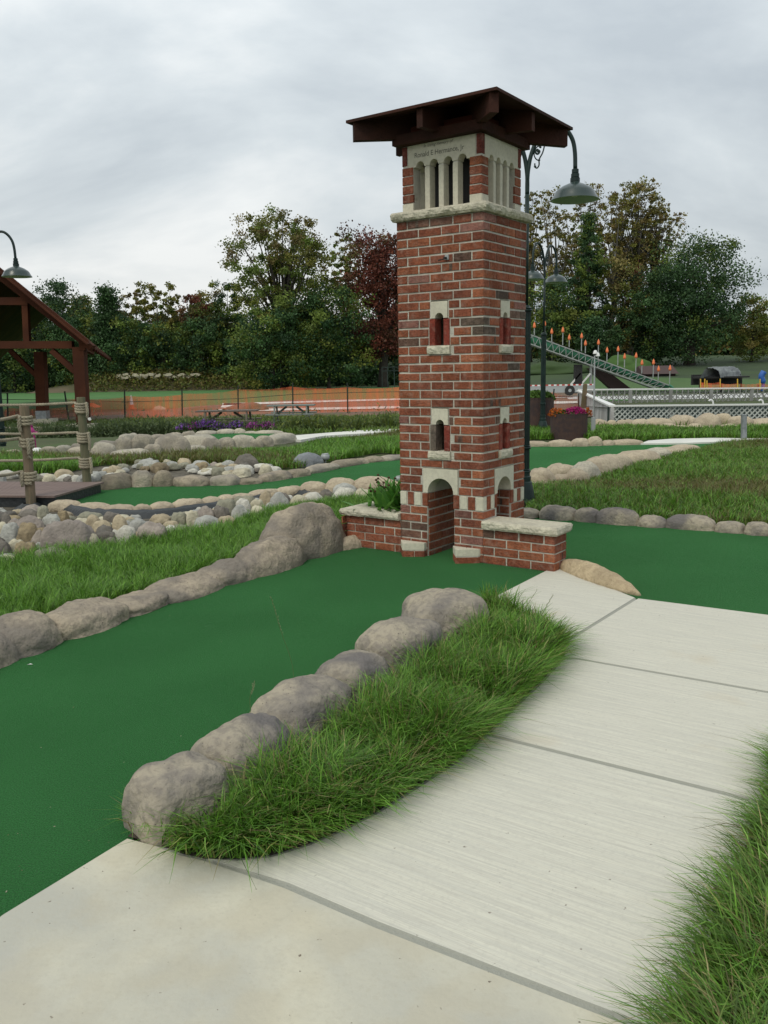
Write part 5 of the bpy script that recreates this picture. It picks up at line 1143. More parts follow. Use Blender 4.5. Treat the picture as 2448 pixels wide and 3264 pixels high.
# right lawn
l3 = gpoly([(1135, 1108), (1165, 1106), (1250, 1110), (1380, 1119), (1500, 1128), (1700, 1146), (1800, 1140), (1800, 952), (1660, 956), (1560, 962), (1500, 975), (1430, 990), (1350, 1015), (1270, 1040), (1140, 1055)])
sheet('right_lawn_soil', [Vector((a, b_, 0)) for a, b_ in l3], 0.004, M['ground'], kind='structure')
blades('grass', l3, 70000, 0.13, 0.0115, GR*2+GRD*2+OLG[:2], 'patchy olive and green lawn right of the tower', (0.2, 0.9), 12, None, 0.0, 1.1, patch=(OLG, 0.85, 0.42))
# strips round the tubs and walls
blades('grass', gpoly([(1120, 950), (1120, 922), (1280, 926), (1450, 930), (1700, 929), (1700, 950), (1540, 948), (1430, 950), (1330, 953), (1250, 948)]), 22000, 0.20, 0.022, GR+GRD, 'grass between the flower tubs and the rock wall', (0.2, 0.8), 13, None, 0.0, 1.2)
blades('grass', [(-3.0, 20.6), (14, 20.6), (16, 24), (-6, 24)], 9000, 0.22, 0.03, GRD, 'rough grass on the bank below the course', (0.2, 0.8), 14, None, terr, 1.0)
blades('grass', [(-24, 24.5), (2, 24.5), (2, 35.5), (-28, 35.5)], 34000, 0.22, 0.04, GRD+MID, 'rough dark grass before the orange fence', (0.2, 0.8), 15, None, terr, 0.6)
# seed heads rising from the long grass
for (xb, yb, xt, yt, Yd) in ((630, 1430, 586, 1292, 3.9), (540, 1520, 549, 1475, 3.3), (1085, 1395, 1160, 1275, 4.6), (1170, 1330, 1195, 1286, 4.8)):
    a = P3(xb, yb, Yd); c_ = P3(xt, yt, Yd); a0 = Vector((a.x+0.01, a.y-0.02, 0.02)); b = MB(); q = smoothpts([a0, a, a.lerp(c_, 0.5)+Vector((-0.004, 0, 0)), c_], 5); b.tube(q, 0.0009, 4, (0.16, 0.19, 0.07))
    for t in np.linspace(0.0, 1, 12):
        p = a.lerp(c_, 0.45+0.55*t); e_ = p+Vector((random.uniform(-.007, .007), 0, 0.008)); b.tube([p, e_], 0.0014, 4, (0.30, 0.32, 0.18))
    b.build('grass_seed_head', M['blade'], label={586: 'tall pale grass seed stalk leaning across the near green', 549: 'short pale seed stalk above the long low grey rock', 1160: 'thin brown seed stalk arching over the concrete path', 1195: 'thin brown seed stalk beside the ramp of the path'}[xt], cat='grass stalk')

# ------------------------------------------------------------------ plant in the brick planter, flower tubs, border plants
root = empty('planter_plant', TW(-0.98, 0.34, 0.27), label='leafy green plant with brown seed heads growing in the brick planter', cat='plant'); root.scale = (1.25, 1.25, 1.2)
V = []; cs = []
for i in range(230):
    a = random.uniform(0, 6.283); l_ = random.uniform(0.20, 0.34); el = random.uniform(0.35, 1.25); d = Vector((math.cos(a)*math.cos(el), math.sin(a)*math.cos(el), math.sin(el))); s = Vector((random.gauss(0, .09), random.gauss(0, .06), 0)); w_ = d.cross(Vector((0, 0, 1))).normalized()*random.uniform(0.014, 0.022)
    pr = None
    for t in (0, 0.35, 0.7, 1.0):
        c_ = s+d*l_*t+Vector((0, 0, -0.16*t*t*l_)); ww = w_*(0.35+1.3*t*(1-t)*2 if t < 1 else 0.08); r_ = (c_-ww, c_+ww)
        if pr: V.append([pr[0], pr[1], r_[1], r_[0]]); cs.append(random.choice([(0.10, 0.27, 0.04), (0.07, 0.21, 0.03), (0.13, 0.31, 0.05)]))
        pr = r_
np_quads('leaves', np.array([[list(p) for p in q] for q in V]), np.array(cs), M['blade'], root)
b = MB()
for i in range(16):
    a = random.uniform(2.0, 5.2); s = Vector((random.gauss(-.05, .05), random.gauss(0, .05), 0.1)); e_ = s+Vector((math.cos(a)*0.14, math.sin(a)*0.12, random.uniform(0.05, 0.17))); b.tube([s, s.lerp(e_, .5)+Vector((0, 0, .03)), e_], 0.0018, 5, (0.06, 0.10, 0.03)); b.lathe([(0, 0.010), (0.009, 0.003), (0.009, -0.005), (0, -0.009)], tuple(e_), 7, (0.09, 0.05, 0.025))
b.build('seed_heads', M['leaf'], root)
def tub(x0, x1, yb, Y, label, h, flowers):
    a, c_ = P3(x0, yb, Y), P3(x1, yb, Y); r_ = (c_.x-a.x)/2; cx_ = (a.x+c_.x)/2
    root = empty('flower_tub', (cx_, Y+r_, -0.02), label=label, cat='flower tub', group='dark rusty flower tubs')
    b = MB(); b.lathe([(r_*0.985, 0), (r_, 0.02), (r_, h-0.02), (r_*1.01, h-0.015), (r_*1.01, h), (r_*0.965, h), (r_*0.965, h-0.07), (0, h-0.07)], seg=40); b.build('tub', M['rust'], root, smooth=False)
    for nm, n, cen, rad, pal, sz in flowers:
        q = rng.normal(size=(n, 3)); q /= np.linalg.norm(q, axis=1)[:, None]; q[:, 2] = abs(q[:, 2]); q = q*(rng.random((n, 1))**0.25)*np.array(rad)+np.array(cen)+np.array([0, 0, h-0.05]); q[:, 2] = np.maximum(q[:, 2], h-0.04)
        cl = pick(pal, n, 0.25); np_quads(nm, quads(q, sz, cl, 0.9), cl, M['petal'], root)
    return root
GF = [(0.05, 0.09, 0.025), (0.07, 0.11, 0.03)]
tub(1197, 1277, 949, 17.7, 'dark rusty round tub of magenta and orange flowers', 0.54, [('foliage', 700, (0, 0, 0), (0.40, 0.36, 0.12), GF, 0.05), ('magenta_flowers', 1300, (0.10, -0.08, 0), (0.25, 0.24, 0.19), [(0.36, 0.02, 0.14), (0.28, 0.015, 0.12), (0.45, 0.05, 0.2)], 0.032), ('orange_flowers', 260, (-0.26, 0, 0), (0.18, 0.26, 0.17), [(0.42, 0.12, 0.02), (0.30, 0.07, 0.02)], 0.045), ('orange_flowers', 120, (0.38, 0.0, 0), (0.10, 0.2, 0.16), [(0.42, 0.12, 0.02), (0.30, 0.07, 0.02)], 0.045)])
tub(1132, 1202, 936, 19.9, 'dark rusty tub with green foliage behind the second lamp post', 0.80, [('foliage', 1300, (0, 0, 0), (0.40, 0.36, 0.22), [(0.09, 0.16, 0.03), (0.07, 0.13, 0.03)], 0.07)])
b = MB(); p = P3(1282, 934, 18.9); b.box(p.x-0.04, p.x+0.04, 18.9, 18.98, 0, P3(1282, 902, 18.9).z); b.build('bollard', M['galv'], label='short grey post behind the magenta flower tub', cat='post')
b = MB(); p = G(1605, 951); b.beam((p.x+0.02, p.y, -0.1), (P3(1607, 897, p.y).x, p.y, P3(1607, 897, p.y).z), 0.085, 0.085); b.box(P3(1607, 897, p.y).x-0.048, P3(1607, 897, p.y).x+0.048, p.y-0.048, p.y+0.048, P3(1607, 897, p.y).z, P3(1607, 897, p.y).z+0.012); b.build('sign_post', M['steel'], label='square grey metal post standing in the right lawn', cat='post')

def clumpy(name, p, n, rad, sz, pal, label, cat, flowers=None, group=None):
    root = empty(name, p, label=label, cat=cat, group=group)
    q = rng.normal(size=(n, 3))*np.array(rad)*0.5; q[:, 2] = abs(q[:, 2])*1.3; cl = pick(pal, n, 0.35)
    k = quads(q, sz, cl, 0.22, (0.5, 0)); np_quads('foliage', k, cl, M['leaf'], root)
    m = n//8; V = []
    for i in range(m):      # upright blades
        a = rng.uniform(0, 6.283); r_ = rng.random()*0.5; s = np.array([math.cos(a)*rad[0]*r_, math.sin(a)*rad[1]*r_, 0]); e_ = s*2.0+np.array([0, 0, rad[2]*rng.uniform(0.9, 1.7)]); w_ = np.array([-math.sin(a), math.cos(a), 0])*sz*0.12
        mid = s*1.2+np.array([0, 0, rad[2]*0.7]); V.append([s-w_, s+w_, mid+w_, mid-w_]); V.append([mid-w_, mid+w_, e_+w_*0.2, e_-w_*0.2])
    cl = np.repeat(pick(pal, m, 0.3), 2, 0); np_quads('blades', np.array(V), cl, M['leaf'], root)
    if flowers:
        n2, pal2, sz2 = flowers; q = rng.normal(size=(n2, 3)); q /= np.linalg.norm(q, axis=1)[:, None]; q = q*np.array(rad)*0.62*rng.uniform(0.6, 1.1, (n2, 1)); q[:, 2] = abs(q[:, 2])*0.8+rad[2]*0.75
        cl = pick(pal2, n2, 0.3); np_quads('flowers', quads(q, sz2, cl, 0.9), cl, M['petal'], root)
DG = [(0.085, 0.120, 0.050), (0.070, 0.105, 0.045), (0.10, 0.135, 0.055)]
BP = [(30, 905, 'dark shrub behind the near rope post'), (105, 903, 'dark shrub between the two rope posts'), (150, 902, 'dark shrub just left of the far rope post'), (215, 898, 'feathery dark shrub right of the far rope post'), (262, 897, 'feathery dark shrub below the traffic cone'), (310, 897, 'bushy dark shrub left of the asters'), (350, 893, 'tall dark shrub next to the first asters'), (640, 888, 'loose green shrub right of the last asters'), (668, 893, 'spiky green clump under the grey picnic table'), (715, 886, 'arching ornamental grass clump below the snow fence'), (775, 888, 'rounded ornamental grass clump below the snow fence'), (835, 880, 'largest arching grass clump beside the tower')]
for x, yt, lb in BP:
    Y = 22.5; p = P3(x, yt, Y); g_ = terr(p.x, Y); clumpy('shrub', (p.x, Y, g_), 1600, (0.55, 0.5, (p.z-g_)*0.52), 0.11, DG if x < 600 else MID+DG, lb, 'shrub', group='shrubs along the back of the course')
for x, yt, n2, cl, lb in ((398, 905, 260, 0, 'low violet aster clump at the left end of the flower border'), (418, 903, 160, 1, 'pink aster clump among the violet ones'), (445, 895, 460, 0, 'biggest violet aster clump in front of the dirt pile'), (470, 905, 160, 0, 'small violet aster clump right of the biggest one'), (508, 899, 240, 0, 'tall violet aster clump behind the back green'), (548, 903, 260, 1, 'bright pink aster clump behind the back green'), (577, 902, 170, 1, 'pink aster clump at the right end of the flower border')):
    Y = 21.8; p = P3(x, yt, Y); g_ = terr(p.x, Y); pal = [(0.24, 0.11, 0.40), (0.30, 0.15, 0.48), (0.18, 0.08, 0.32)] if cl == 0 else [(0.46, 0.11, 0.38), (0.38, 0.09, 0.36)]
    clumpy('aster', (p.x, Y, g_), 420, (0.34 if n2 < 400 else 0.6, 0.34, (p.z-g_)*0.62), 0.11, DG, lb, 'flowers', (n2, pal, 0.055), 'asters behind the back green')

edge_l = [(-8.5, 0.4), (-2.0, 0.4), (-2.15, 2.6), (-2.45, 3.6), (-3.1, 4.4), (-3.4, 5.2), (-4.5, 6.6), (-8.5, 7.4)]
blades('grass', edge_l, 30000, 0.15, 0.010, GR+GRD, 'grass bank continuing left of the near green', (0.2, 0.9), 31, None, -0.02, 2.0)
edge_r = [(1.95, 0.6), (2.3, 2.6), (2.6, 4.6), (4.2, 5.7), (5.4, 6.6), (6.4, 8.0), (9.5, 12), (11, 16), (13, 16), (13, 0.6)]
blades('grass', edge_r, 70000, 0.15, 0.013, GR+GRD*2, 'grass continuing right of the path and right lawn', (0.2, 0.9), 32, None, -0.01, 0)
# ------------------------------------------------------------------ timber pavilion on the left
pf = Vector(P3(176, 905, 30.0)); pf.z = -0.25
pv = empty('pavilion', pf, label='red brown timber pavilion with steep gable roof at the left', cat='pavilion')
def Q(x, y, Y=30.0): return P3(x, y, Y)-pf
back = Vector((-1.9, 6.5, 0))
def bm_(name, a, b_, w_, h_, m='wood_pav', par=None, up=(0, 1, 0)):
    b = MB(); b.beam(a, b_, w_, h_, up); return b.build(name, M[m], par or pv)
top = Q(170, 750); post = bm_('post', Vector((Q(176, 850).x, 0, 0.0)), Vector((Q(172, 752).x, 0, top.z)), 0.38, 0.38)
rp0 = P3(93, 903, 33.0)-pf; rp1 = P3(87, 760, 33.0)-pf; post2 = bm_('post', rp0, rp1, 0.36, 0.38)
b = MB(); b.box(rp0.x-0.20, rp0.x+0.20, rp0.y-0.20, rp0.y+0.20, rp0.z-0.02, rp0.z+0.28); b.build('post_shoe', M['steel'], post2)
b = MB(); b.box(rp0.x-0.42, rp0.x+0.42, rp0.y-0.4, rp0.y+0.4, rp0.z-0.35, rp0.z-0.02); b.build('footing', M['rock_face'], pv)
b = MB(); b.box(-0.42, 0.42, -0.4, 0.4, -0.25, 0.05); b.build('footing', M['rock_face'], pv)
bm_('tie_beam', Q(-260, 745), Q(158, 745), 0.25, 0.28)
bm_('collar_beam', Q(-200, 651), Q(62, 651), 0.25, 0.24)
bm_('king_post', Q(55, 655), Q(59, 740), 0.20, 0.20)
bm_('truss_rafter', Q(-60, 548), Q(200, 752), 0.22, 0.36)
bm_('brace', Q(112, 757), Q(163, 803), 0.18, 0.20)
bm_('brace', P3(22, 757, 33)-pf, P3(80, 812, 33)-pf, 0.16, 0.18)
bm_('purlin', Q(182, 752)+Vector((0, -0.2, 0.05)), Q(182, 752)+back*1.0+Vector((0, 0, 0.05)), 0.2, 0.25, up=(0, 0, 1))
def slope(d, off=0.0): return [Q(-65, 515)+Vector((0, 0, off)), Q(204, 736)+Vector((0, 0, off)), Q(204, 736)+back*d+Vector((0, 0, off)), Q(-65, 515)+back*d+Vector((0, 0, off))]
s0 = slope(5.0); fr = Vector((0, -0.6, 0)); P = [s0[0]+fr, s0[1]+fr, s0[2], s0[3]]
b = MB(); b.prism([p+Vector((0, 0, -0.12)) for p in P], (0, 0, 0.12)); rf = b.build('roof', M['wood_pav'], pv)
b = MB(); e_ = Vector((0, 0, -0.10))
for i in range(16):
    t = (i+0.5)/16; a = P[0].lerp(P[3], t); c_ = P[1].lerp(P[2], t); 
    if i == 0: continue
    b2 = MB(); b2.beam(a+Vector((0, 0, -0.22)), c_+Vector((0, 0, -0.22)), 0.09, 0.16, (0, 1, 0)); b2.build('rafter', M['wood_under'], rf)
b.prism([p+Vector((0, 0, -0.145)) for p in (P[0].lerp(P[3], 0.04), P[1].lerp(P[2], 0.04), P[2], P[3])], (0, 0, 0.02)); b.build('soffit_boards', M['wood_under'], rf)
b = MB(); b.beam(P[0]+Vector((0, -0.03, -0.14)), P[1]+Vector((0, -0.03, -0.14)), 0.05, 0.22, (0, 1, 0)); b.build('barge_board', M['wood_pav'], rf)
L0 = [P[0], Vector((2*P[0].x-P[1].x, P[1].y, P[1].z)), Vector((2*P[0].x-P[1].x, P[1].y, P[1].z))+back*5.0, P[3]]
b = MB(); b.prism([p+Vector((0, 0, -0.12)) for p in L0[::-1]], (0, 0, 0.12)); b.build('roof', M['wood_pav'], pv)
a = onto(75, 930); b = MB(); b.prism([P3(-40, 935, 26.5)*1, P3(118, 934, 26.5), P3(118, 923, 26.5), P3(-40, 925, 26.5)], (0, 0.5, 0)); b.build('low_stone_wall', M['cast_dim'], label='low grey stone wall below the pavilion behind the rope rail', cat='wall')

# ------------------------------------------------------------------ orange fence and what lies behind it
def fence(name, pts, label, netm, h0=1.0, post_m='stake', net_only=(), gaps=(), post_over=0.06, group=None, cap=True):
    root = empty(name, pts[0][0], label=label, cat='fence', group=group); o = Vector(pts[0][0])
    for (bp, tp) in pts:
        b = MB(); b.beam(bp-o, tp-o, 0.05, 0.05)
        if cap: b.beam(tp-o, tp-o+Vector((0, 0, 0.05)), 0.055, 0.055)
        b.build('stake', M[post_m], root)
    for i, ((b0, t0), (b1, t1)) in enumerate(zip(pts[:-1], pts[1:])):
        if i in gaps: continue
        b = MB(); n = 14; fr_, to_ = netm[i][1:] if isinstance(netm, dict) and i in netm else (0.05, 0.86); mm = netm[i][0] if isinstance(netm, dict) and i in netm else 'net'
        for k in range(n+1):
            t = k/n; lo_ = (b0.lerp(b1, t)).lerp(t0.lerp(t1, t), fr_); hi = (b0.lerp(b1, t)).lerp(t0.lerp(t1, t), to_); sag = 4*t*(1-t)*0.07; w_ = 0.03*math.sin(t*17+i)
            b.v.append(tuple(lo_-o+Vector((0, w_, -0.0)))); b.v.append(tuple(hi-o+Vector((0, w_*0.5, -sag))))
        for k in range(n): b.f.append([2*k, 2*k+2, 2*k+3, 2*k+1]); b.c.append((1, 1, 1)); b.m.append(0)
        b.build('orange_net', M[mm], root)
    return root
SP = [(-104, 853, 911), (17, 852, 909), (145, 848, 910), (270, 846, 904), (394, 844, 901), (515, 836, 898), (633, 829, 896), (751, 830, 893), (868, 829, 891)]
pts = []
for x, yt, yb in SP:
    bp = onto(x+(4 if x == 145 else 0), yb); tp = P3(x-(5 if x == 145 else 1), yt, bp.y); pts.append((bp, tp))
fence('snow_fence', pts, 'long sagging orange mesh fence on dark stakes across the field', {0: ('net', 0.1, 0.45), 1: ('net', 0.1, 0.5), 2: ('net', 0.15, 0.80), 3: ('net_dense', 0.0, 0.85), 4: ('net', 0.0, 0.90), 5: ('net', 0.05, 0.92), 6: ('net_dense', 0.05, 0.90), 7: ('net_dense', 0.05, 0.90)})
b = MB(); a = P3(-60, 861, 37.2); 
q = [P3(x, y, 37.0) for x, y in ((-104, 864), (17, 863), (143, 864), (270, 868), (394, 865), (515, 861), (633, 852), (751, 848), (868, 846))]
b.tube(q, 0.012, 5); b.build('fence_wire', M['stake'], label='thin wire strung along the stakes of the orange fence', cat='wire')
# orange heap of net near the pavilion
b = MB(); a = P3(162, 879, 38); n0 = 16
for k in range(n0+1):
    t = k/n0; p0 = P3(154+62*t, 876+2*math.sin(t*9), 38.5)
    for z_, dy in ((0.0, 0), (0.10+0.05*math.sin(t*11), 0.25)): b.v.append((p0.x, p0.y+dy, p0.z+z_-0.05))
for k in range(n0): b.f.append([2*k, 2*k+2, 2*k+3, 2*k+1]); b.c.append((1, 1, 1)); b.m.append(0)
b.build('fallen_net', M['orange'], label='fallen bright orange net right of the pavilion rear post', cat='net')
def cone(p, h, lab):
    root = empty('traffic_cone', p, label=lab, cat='traffic cone'); b = MB(); b.box(-h*.28, h*.28, -h*.28, h*.28, 0, h*.05); b.lathe([(h*.2, h*.05), (h*.145, h*.33)], seg=16); b.build('cone_body', M['orange'], root)
    b = MB(); b.lathe([(h*.146, h*.33), (h*.06, h*.78)], seg=16); b.build('white_band', M['white'], root); b = MB(); b.lathe([(h*.06, h*.78), (h*.03, h), (0, h)], seg=16); b.build('cone_tip', M['white'], root)
cp = onto(285, 884); cone(cp, 0.75, 'orange and white traffic cone behind the orange fence')
def mound(name, x, yb, wpx, hpx, m, label, cat, Y=None, seed=1, dk=0.6):
    c_ = onto(x, yb) if Y is None else Vector((P3(x, yb, Y).x, Y, terr(P3(x, yb, Y).x, Y))); k = c_.y/1855
    me = rock_mesh('mound', wpx*k, wpx*k*dk, max(0.05, P3(x, yb-hpx, c_.y+wpx*k*dk*0.3).z-c_.z), seed, M[m], 5, 0.25, 1.7)
    add_rock(name, me, (c_.x, c_.y+wpx*k*dk*0.3, c_.z), label=label, cat=cat)
mound('dirt_pile', 530, 889, 105, 19, 'dirt', 'reddish dirt pile on the concrete slab behind the brown picnic table', 'dirt pile', seed=3)
mound('dirt_pile', 342, 886, 30, 9, 'cast_tan', 'small pale dirt heap behind the orange fence', 'dirt pile', seed=4)
mound('dirt_pile', 445, 886, 90, 8, 'dirt', 'low reddish gravel heap left of the concrete slab', 'dirt pile', seed=5)
# picnic tables
def table(x0, x1, yt, yb_, Y, m, label):
    a, c_ = P3(x0, yt, Y), P3(x1, yt, Y); g_ = -0.40; root = empty('picnic_table', ((a.x+c_.x)/2, Y, g_), label=label, cat='picnic table', group='picnic tables behind the course'); L_ = (c_.x-a.x); h = a.z-g_
    b = MB()
    for i in range(5): b.box(-L_/2, L_/2, -0.37+i*0.15, -0.37+i*0.15+0.14, h-0.04, h)
    b.build('tabletop', M[m], root)
    for s in (-1, 1):
        b = MB(); b.box(-L_/2, L_/2, s*0.72-0.13, s*0.72-0.005, h*0.58, h*0.58+0.04); b.box(-L_/2, L_/2, s*0.72+0.005, s*0.72+0.13, h*0.58, h*0.58+0.04); b.build('bench', M[m], root)
    for s in (-1, 1):
        for q_ in (-1, 1):
            b = MB(); b.beam((s*L_*0.34, q_*0.30, h-0.04), (s*L_*0.34, q_*0.62, 0), 0.05, 0.09); b.build('leg', M[m], root)
        b = MB(); b.beam((s*L_*0.34+0.03, -0.80, h*0.55), (s*L_*0.34+0.03, 0.80, h*0.55), 0.05, 0.09); b.beam((s*L_*0.34, 0, h*0.55), (s*L_*0.10, 0, h-0.06), 0.05, 0.07); b.build('crossbar', M[m], root)
table(427, 557, 887, 925, 26.0, 'table_brown', 'brown picnic table behind the purple asters')
table(579, 680, 875, 905, 29.5, 'table_grey', 'grey green picnic table in front of the orange fence')
# field posts, batting cage
cg = Vector((P3(846, 830, 84).x, 84, -0.4)); root = empty('batting_cage', cg, label='small green metal frame cage beside the red maple trunk', cat='cage'); b = MB(); hh = P3(846, 793, 84).z+0.4; W_ = 40*84/1855
for x in (-.5, -.2, .15, .5):
    for y in (0, 1.5): b.beam((x*W_, y, 0), (x*W_, y, hh), 0.05, 0.05)
for z in (hh, hh*0.83):
    for y in (0, 1.5): b.beam((-.5*W_, y, z), (.5*W_, y, z), 0.05, 0.05)
b.build('cage_frame', M['shade_out'], root)

# ------------------------------------------------------------------ pool fences
def lattice_run(root, A, B, h, pitch, wd, m, nm='lattice_panel', th=0.02):
    d = (B-A); L_ = Vector((d.x, d.y, 0)).length; u = d/L_; n = Vector((-u.y, u.x, 0)).normalized(); b = MB(); o = Vector(root.location)
    for sgn, off in ((1, 0.0), (-1, th)):
        x = -h
        while x < L_+h:
            x0, x1 = (x, x+h) if sgn > 0 else (x+h, x); z0, z1 = 0.0, h
            # clip
            a0, a1 = Vector((x0, z0)), Vector((x1, z1)); dd = a1-a0; t0, t1 = 0.0, 1.0
            if dd.x > 0: t0 = max(t0, (0-a0.x)/dd.x); t1 = min(t1, (L_-a0.x)/dd.x)
            else: t0 = max(t0, (L_-a0.x)/dd.x); t1 = min(t1, (0-a0.x)/dd.x)
            if t1-t0 > 0.03:
                p0 = a0+dd*t0; p1 = a0+dd*t1; b.beam(A+u*p0.x+n*off+Vector((0, 0, p0.y-h))-o, A+u*p1.x+n*off+Vector((0, 0, p1.y-h))-o, th, wd, up=tuple(n.cross(Vector((p1.x-p0.x, 0, p1.y-p0.y)))) if False else (0, 0, 1))
            x += pitch
    return b.build(nm, m if not isinstance(m, str) else M[m], root)
nA, nB = P3(1327, 877, 25), P3(1820, 872, 25); fA, fB = P3(1249, 842, 44.3), P3(1860, 836, 44.3)
b = MB(); q_ = Vector((0, 0.35, 0)); b.prism([nA+q_-Vector((.1, 0, .04)), nB+q_-Vector((0, 0, .04)), nB+q_-Vector((0, 0, .85)), nA+q_-Vector((.1, 0, .85))], (0, .03, 0)); b.build('under_deck_shade', M['dark_teal'], kind='structure')  # dark backing sheet, painted stand-in for the shade under the deck
near = empty('pool_fence', nA-Vector((0, 0, .75)), label='near white diamond lattice fence just behind the rock wall', cat='fence')
lattice_run(near, nA-Vector((0, 0, .03)), nB-Vector((0, 0, .03)), 0.72, 0.150, 0.033, 'lattice')
b = MB(); b.beam(nA-Vector(near.location), nB-Vector(near.location), 0.14, 0.045); b.build('top_rail', M['white'], near)
for i in range(5):
    p = nA.lerp(nB, i/4.0)+Vector((0, 0.06, 0)); b = MB(); o = Vector(near.location); b.beam(p-o-Vector((0, 0, 0.02)), p-o-Vector((0, 0, 0.8)), 0.09, 0.09); b.build('fence_post', M['lattice_grey'], near)
far = empty('pool_fence', fA-Vector((0, 0, .8)), label='far grey lattice and picket fence on the far side of the pool', cat='fence')
lattice_run(far, fA-Vector((0, -0.05, .05)), fB-Vector((0, -0.05, .05)), 0.72, 0.26, 0.034, 'lattice_grey')
o = Vector(far.location); b = MB(); b.beam(fA-o, fB-o, 0.16, 0.07); b.build('top_rail', M['white'], far)
b = MB(); b.beam(fA-o-Vector((0, 0, .75)), fB-o-Vector((0, 0, .75)), 0.1, 0.08); b.build('bottom_rail', M['lattice_grey'], far)
Lf = (fB-fA).length; n_ = int(Lf/0.29)
for i in range(min(99, n_)):
    p = fA.lerp(fB, i/n_)-o; b = MB()
    if i % 7 == 2: b.beam(p-Vector((0, 0.06, 0.02)), p-Vector((0, 0.06, 0.8)), 0.17, 0.10); b.build('fence_post', M['lattice_grey'], far)
    else: b.beam(p-Vector((0, 0.06, 0.03)), p-Vector((0, 0.06, 0.78)), 0.045, 0.04); b.build('baluster', M['lattice_grey'], far)
# slanting side of the enclosure
side = empty('pool_side_wall', nA-Vector((0, 0, .8)), label='whitewashed block wall slanting back between both lattice fences', cat='wall'); o = Vector(side.location)
b = MB(); sA = nA+Vector((0, 0, -0.02)); sB = P3(1252, 845, 43.8)
b.prism([sA-o, sB-o, sB-o-Vector((0, 0, .8)), sA-o-Vector((0, 0, .8))], (-0.1, 0, 0)); b.build('block_wall', M['pool_wall'], side)
b = MB(); b.beam(sA-o+Vector((-.05, 0, 0.02)), sB-o+Vector((-.05, 0, 0.02)), 0.2, 0.05); b.build('top_rail', M['white'], side)
b = MB(); b.add([nA+Vector((-.1, .38, -.06)), nB+Vector((0, .38, -.06)), Vector((fB.x, 44.6, fB.z-.80)), Vector((fA.x, 44.6, fA.z-.80))], [(0, 1, 2, 3)]); b.build('pool_deck', M['lattice_grey'], kind='structure')
b = MB(); b.add([Vector((fA.x, 44.8, fA.z-.78)), Vector((fB.x+1, 44.8, fB.z-.78)), Vector((fB.x+3, 52, fB.z-.5)), Vector((fA.x+1, 52, fB.z-.5))], [(0, 1, 2, 3)]); b.build('pool_cover', M['pool_cover'], label='pale rumpled pool cover glimpsed through the far lattice fence', cat='pool cover')
for x0, x1, y0, y1 in ():
    b = MB(); b.prism([P3(x0, y1, 33), P3(x1, y1, 33), P3(x1, y0, 33.6), P3(x0, y0, 33.6)], (0, 0, .03)); b.build('stacked_boards', M['white'], label=f'white boards lying inside the pool enclosure near its {"left end" if x0 == 1335 else "middle" if x0 == 1400 else "right end" if x0 == 1520 else "left back corner"}', cat='boards')
for x in (1538, 1646):
    b = MB(); q = smoothpts([P3(x-7, 866, 28), P3(x-3, 863.5, 28), P3(x+1, 866, 28), P3(x+2.5, 871, 28), P3(x+2, 878, 28)], 4); b.tube(q, 0.028, 8); b.build('pool_ladder', M['white'], smooth=True, label=('left' if x < 1600 else 'right')+'most curved white pool handrail showing behind the lattice', cat='handrail')

# ------------------------------------------------------------------ water slide with orange torches
c6 = lambda x, y: (1118+x*.3259, 644+y*.3259)
YS = 60.0
def S6(x, y, Y=YS): q = c6(x, y); return P3(q[0], q[1], Y)
sb = Vector((S6(500, 600).x, YS, -0.4)); sl = empty('water_slide', sb, label='long green slide chute in a grey lattice truss sloping down to the right', cat='slide')
T0, T1 = S6(30, 222)-sb, S6(1005, 578)-sb; B0, B1 = S6(30, 284)-sb, S6(940, 606)-sb
for dy in (0, 1.1):
    D_ = Vector((0, dy, 0))
    b = MB(); b.beam(T0+D_, T1+D_, 0.06, 0.07); b.beam(B0+D_, B1+D_, 0.06, 0.07); b.build('truss_chord', M['truss'], sl)
    b = MB(); n = 22
    for i in range(n):
        t = i/n; a = B0.lerp(B1, t)+D_; c_ = T0.lerp(T1, (i+0.5)/n)+D_; e_ = B0.lerp(B1, (i+1)/n)+D_; b.beam(a, c_, 0.035, 0.035); b.beam(c_, e_, 0.035, 0.035)
    b.build('truss_web', M['truss'], sl)
b = MB(); P = []
prof = [(0.06, 0.0), (0.08, -0.30), (0.30, -0.52), (0.75, -0.52), (0.98, -0.30), (1.04, 0.0)]
n = 20
for i in range(n+1):
    t = i/n; c_ = T0.lerp(T1, t)
    k = 1-0.45*t
    for y, z in prof: b.v.append((c_.x, y, c_.z+z*k*1.1))
for i in range(n):
    for q_ in range(len(prof)-1): a = i*6+q_; b.f.append([a, a+6, a+7, a+1]); b.c.append((1, 1, 1)); b.m.append(0)
b.build('chute', M['slide_green'], sl, smooth=True)
b = MB(); q = smoothpts([T1, S6(1020, 586)-sb, S6(1034, 600)-sb], 4); b.tube([p+Vector((0, .1, 0)) for p in q], 0.09, 8); b.build('chute_lip', M['slide_green'], sl, smooth=True)
for x, yt_, w_, m in ((498, 445, 0.16, 'truss'), (412, 440, 0.5, 'dark'), (430, 445, 0.12, 'truss')):
    a = S6(x, yt_)-sb; b = MB(); b.beam((a.x, 0.5, 0), (a.x, 0.5, a.z), w_, w_); b.build('support_leg', M[m], sl)
for (x0, y0, x1, y1) in ((424, 498, 360, 572), (490, 500, 425, 575)):
    b = MB(); b.beam(S6(x0, y0)-sb+Vector((0, .3, 0)), S6(x1, y1)-sb+Vector((0, .3, 0)), 0.10, 0.10); b.build('strut', M['white'], sl)
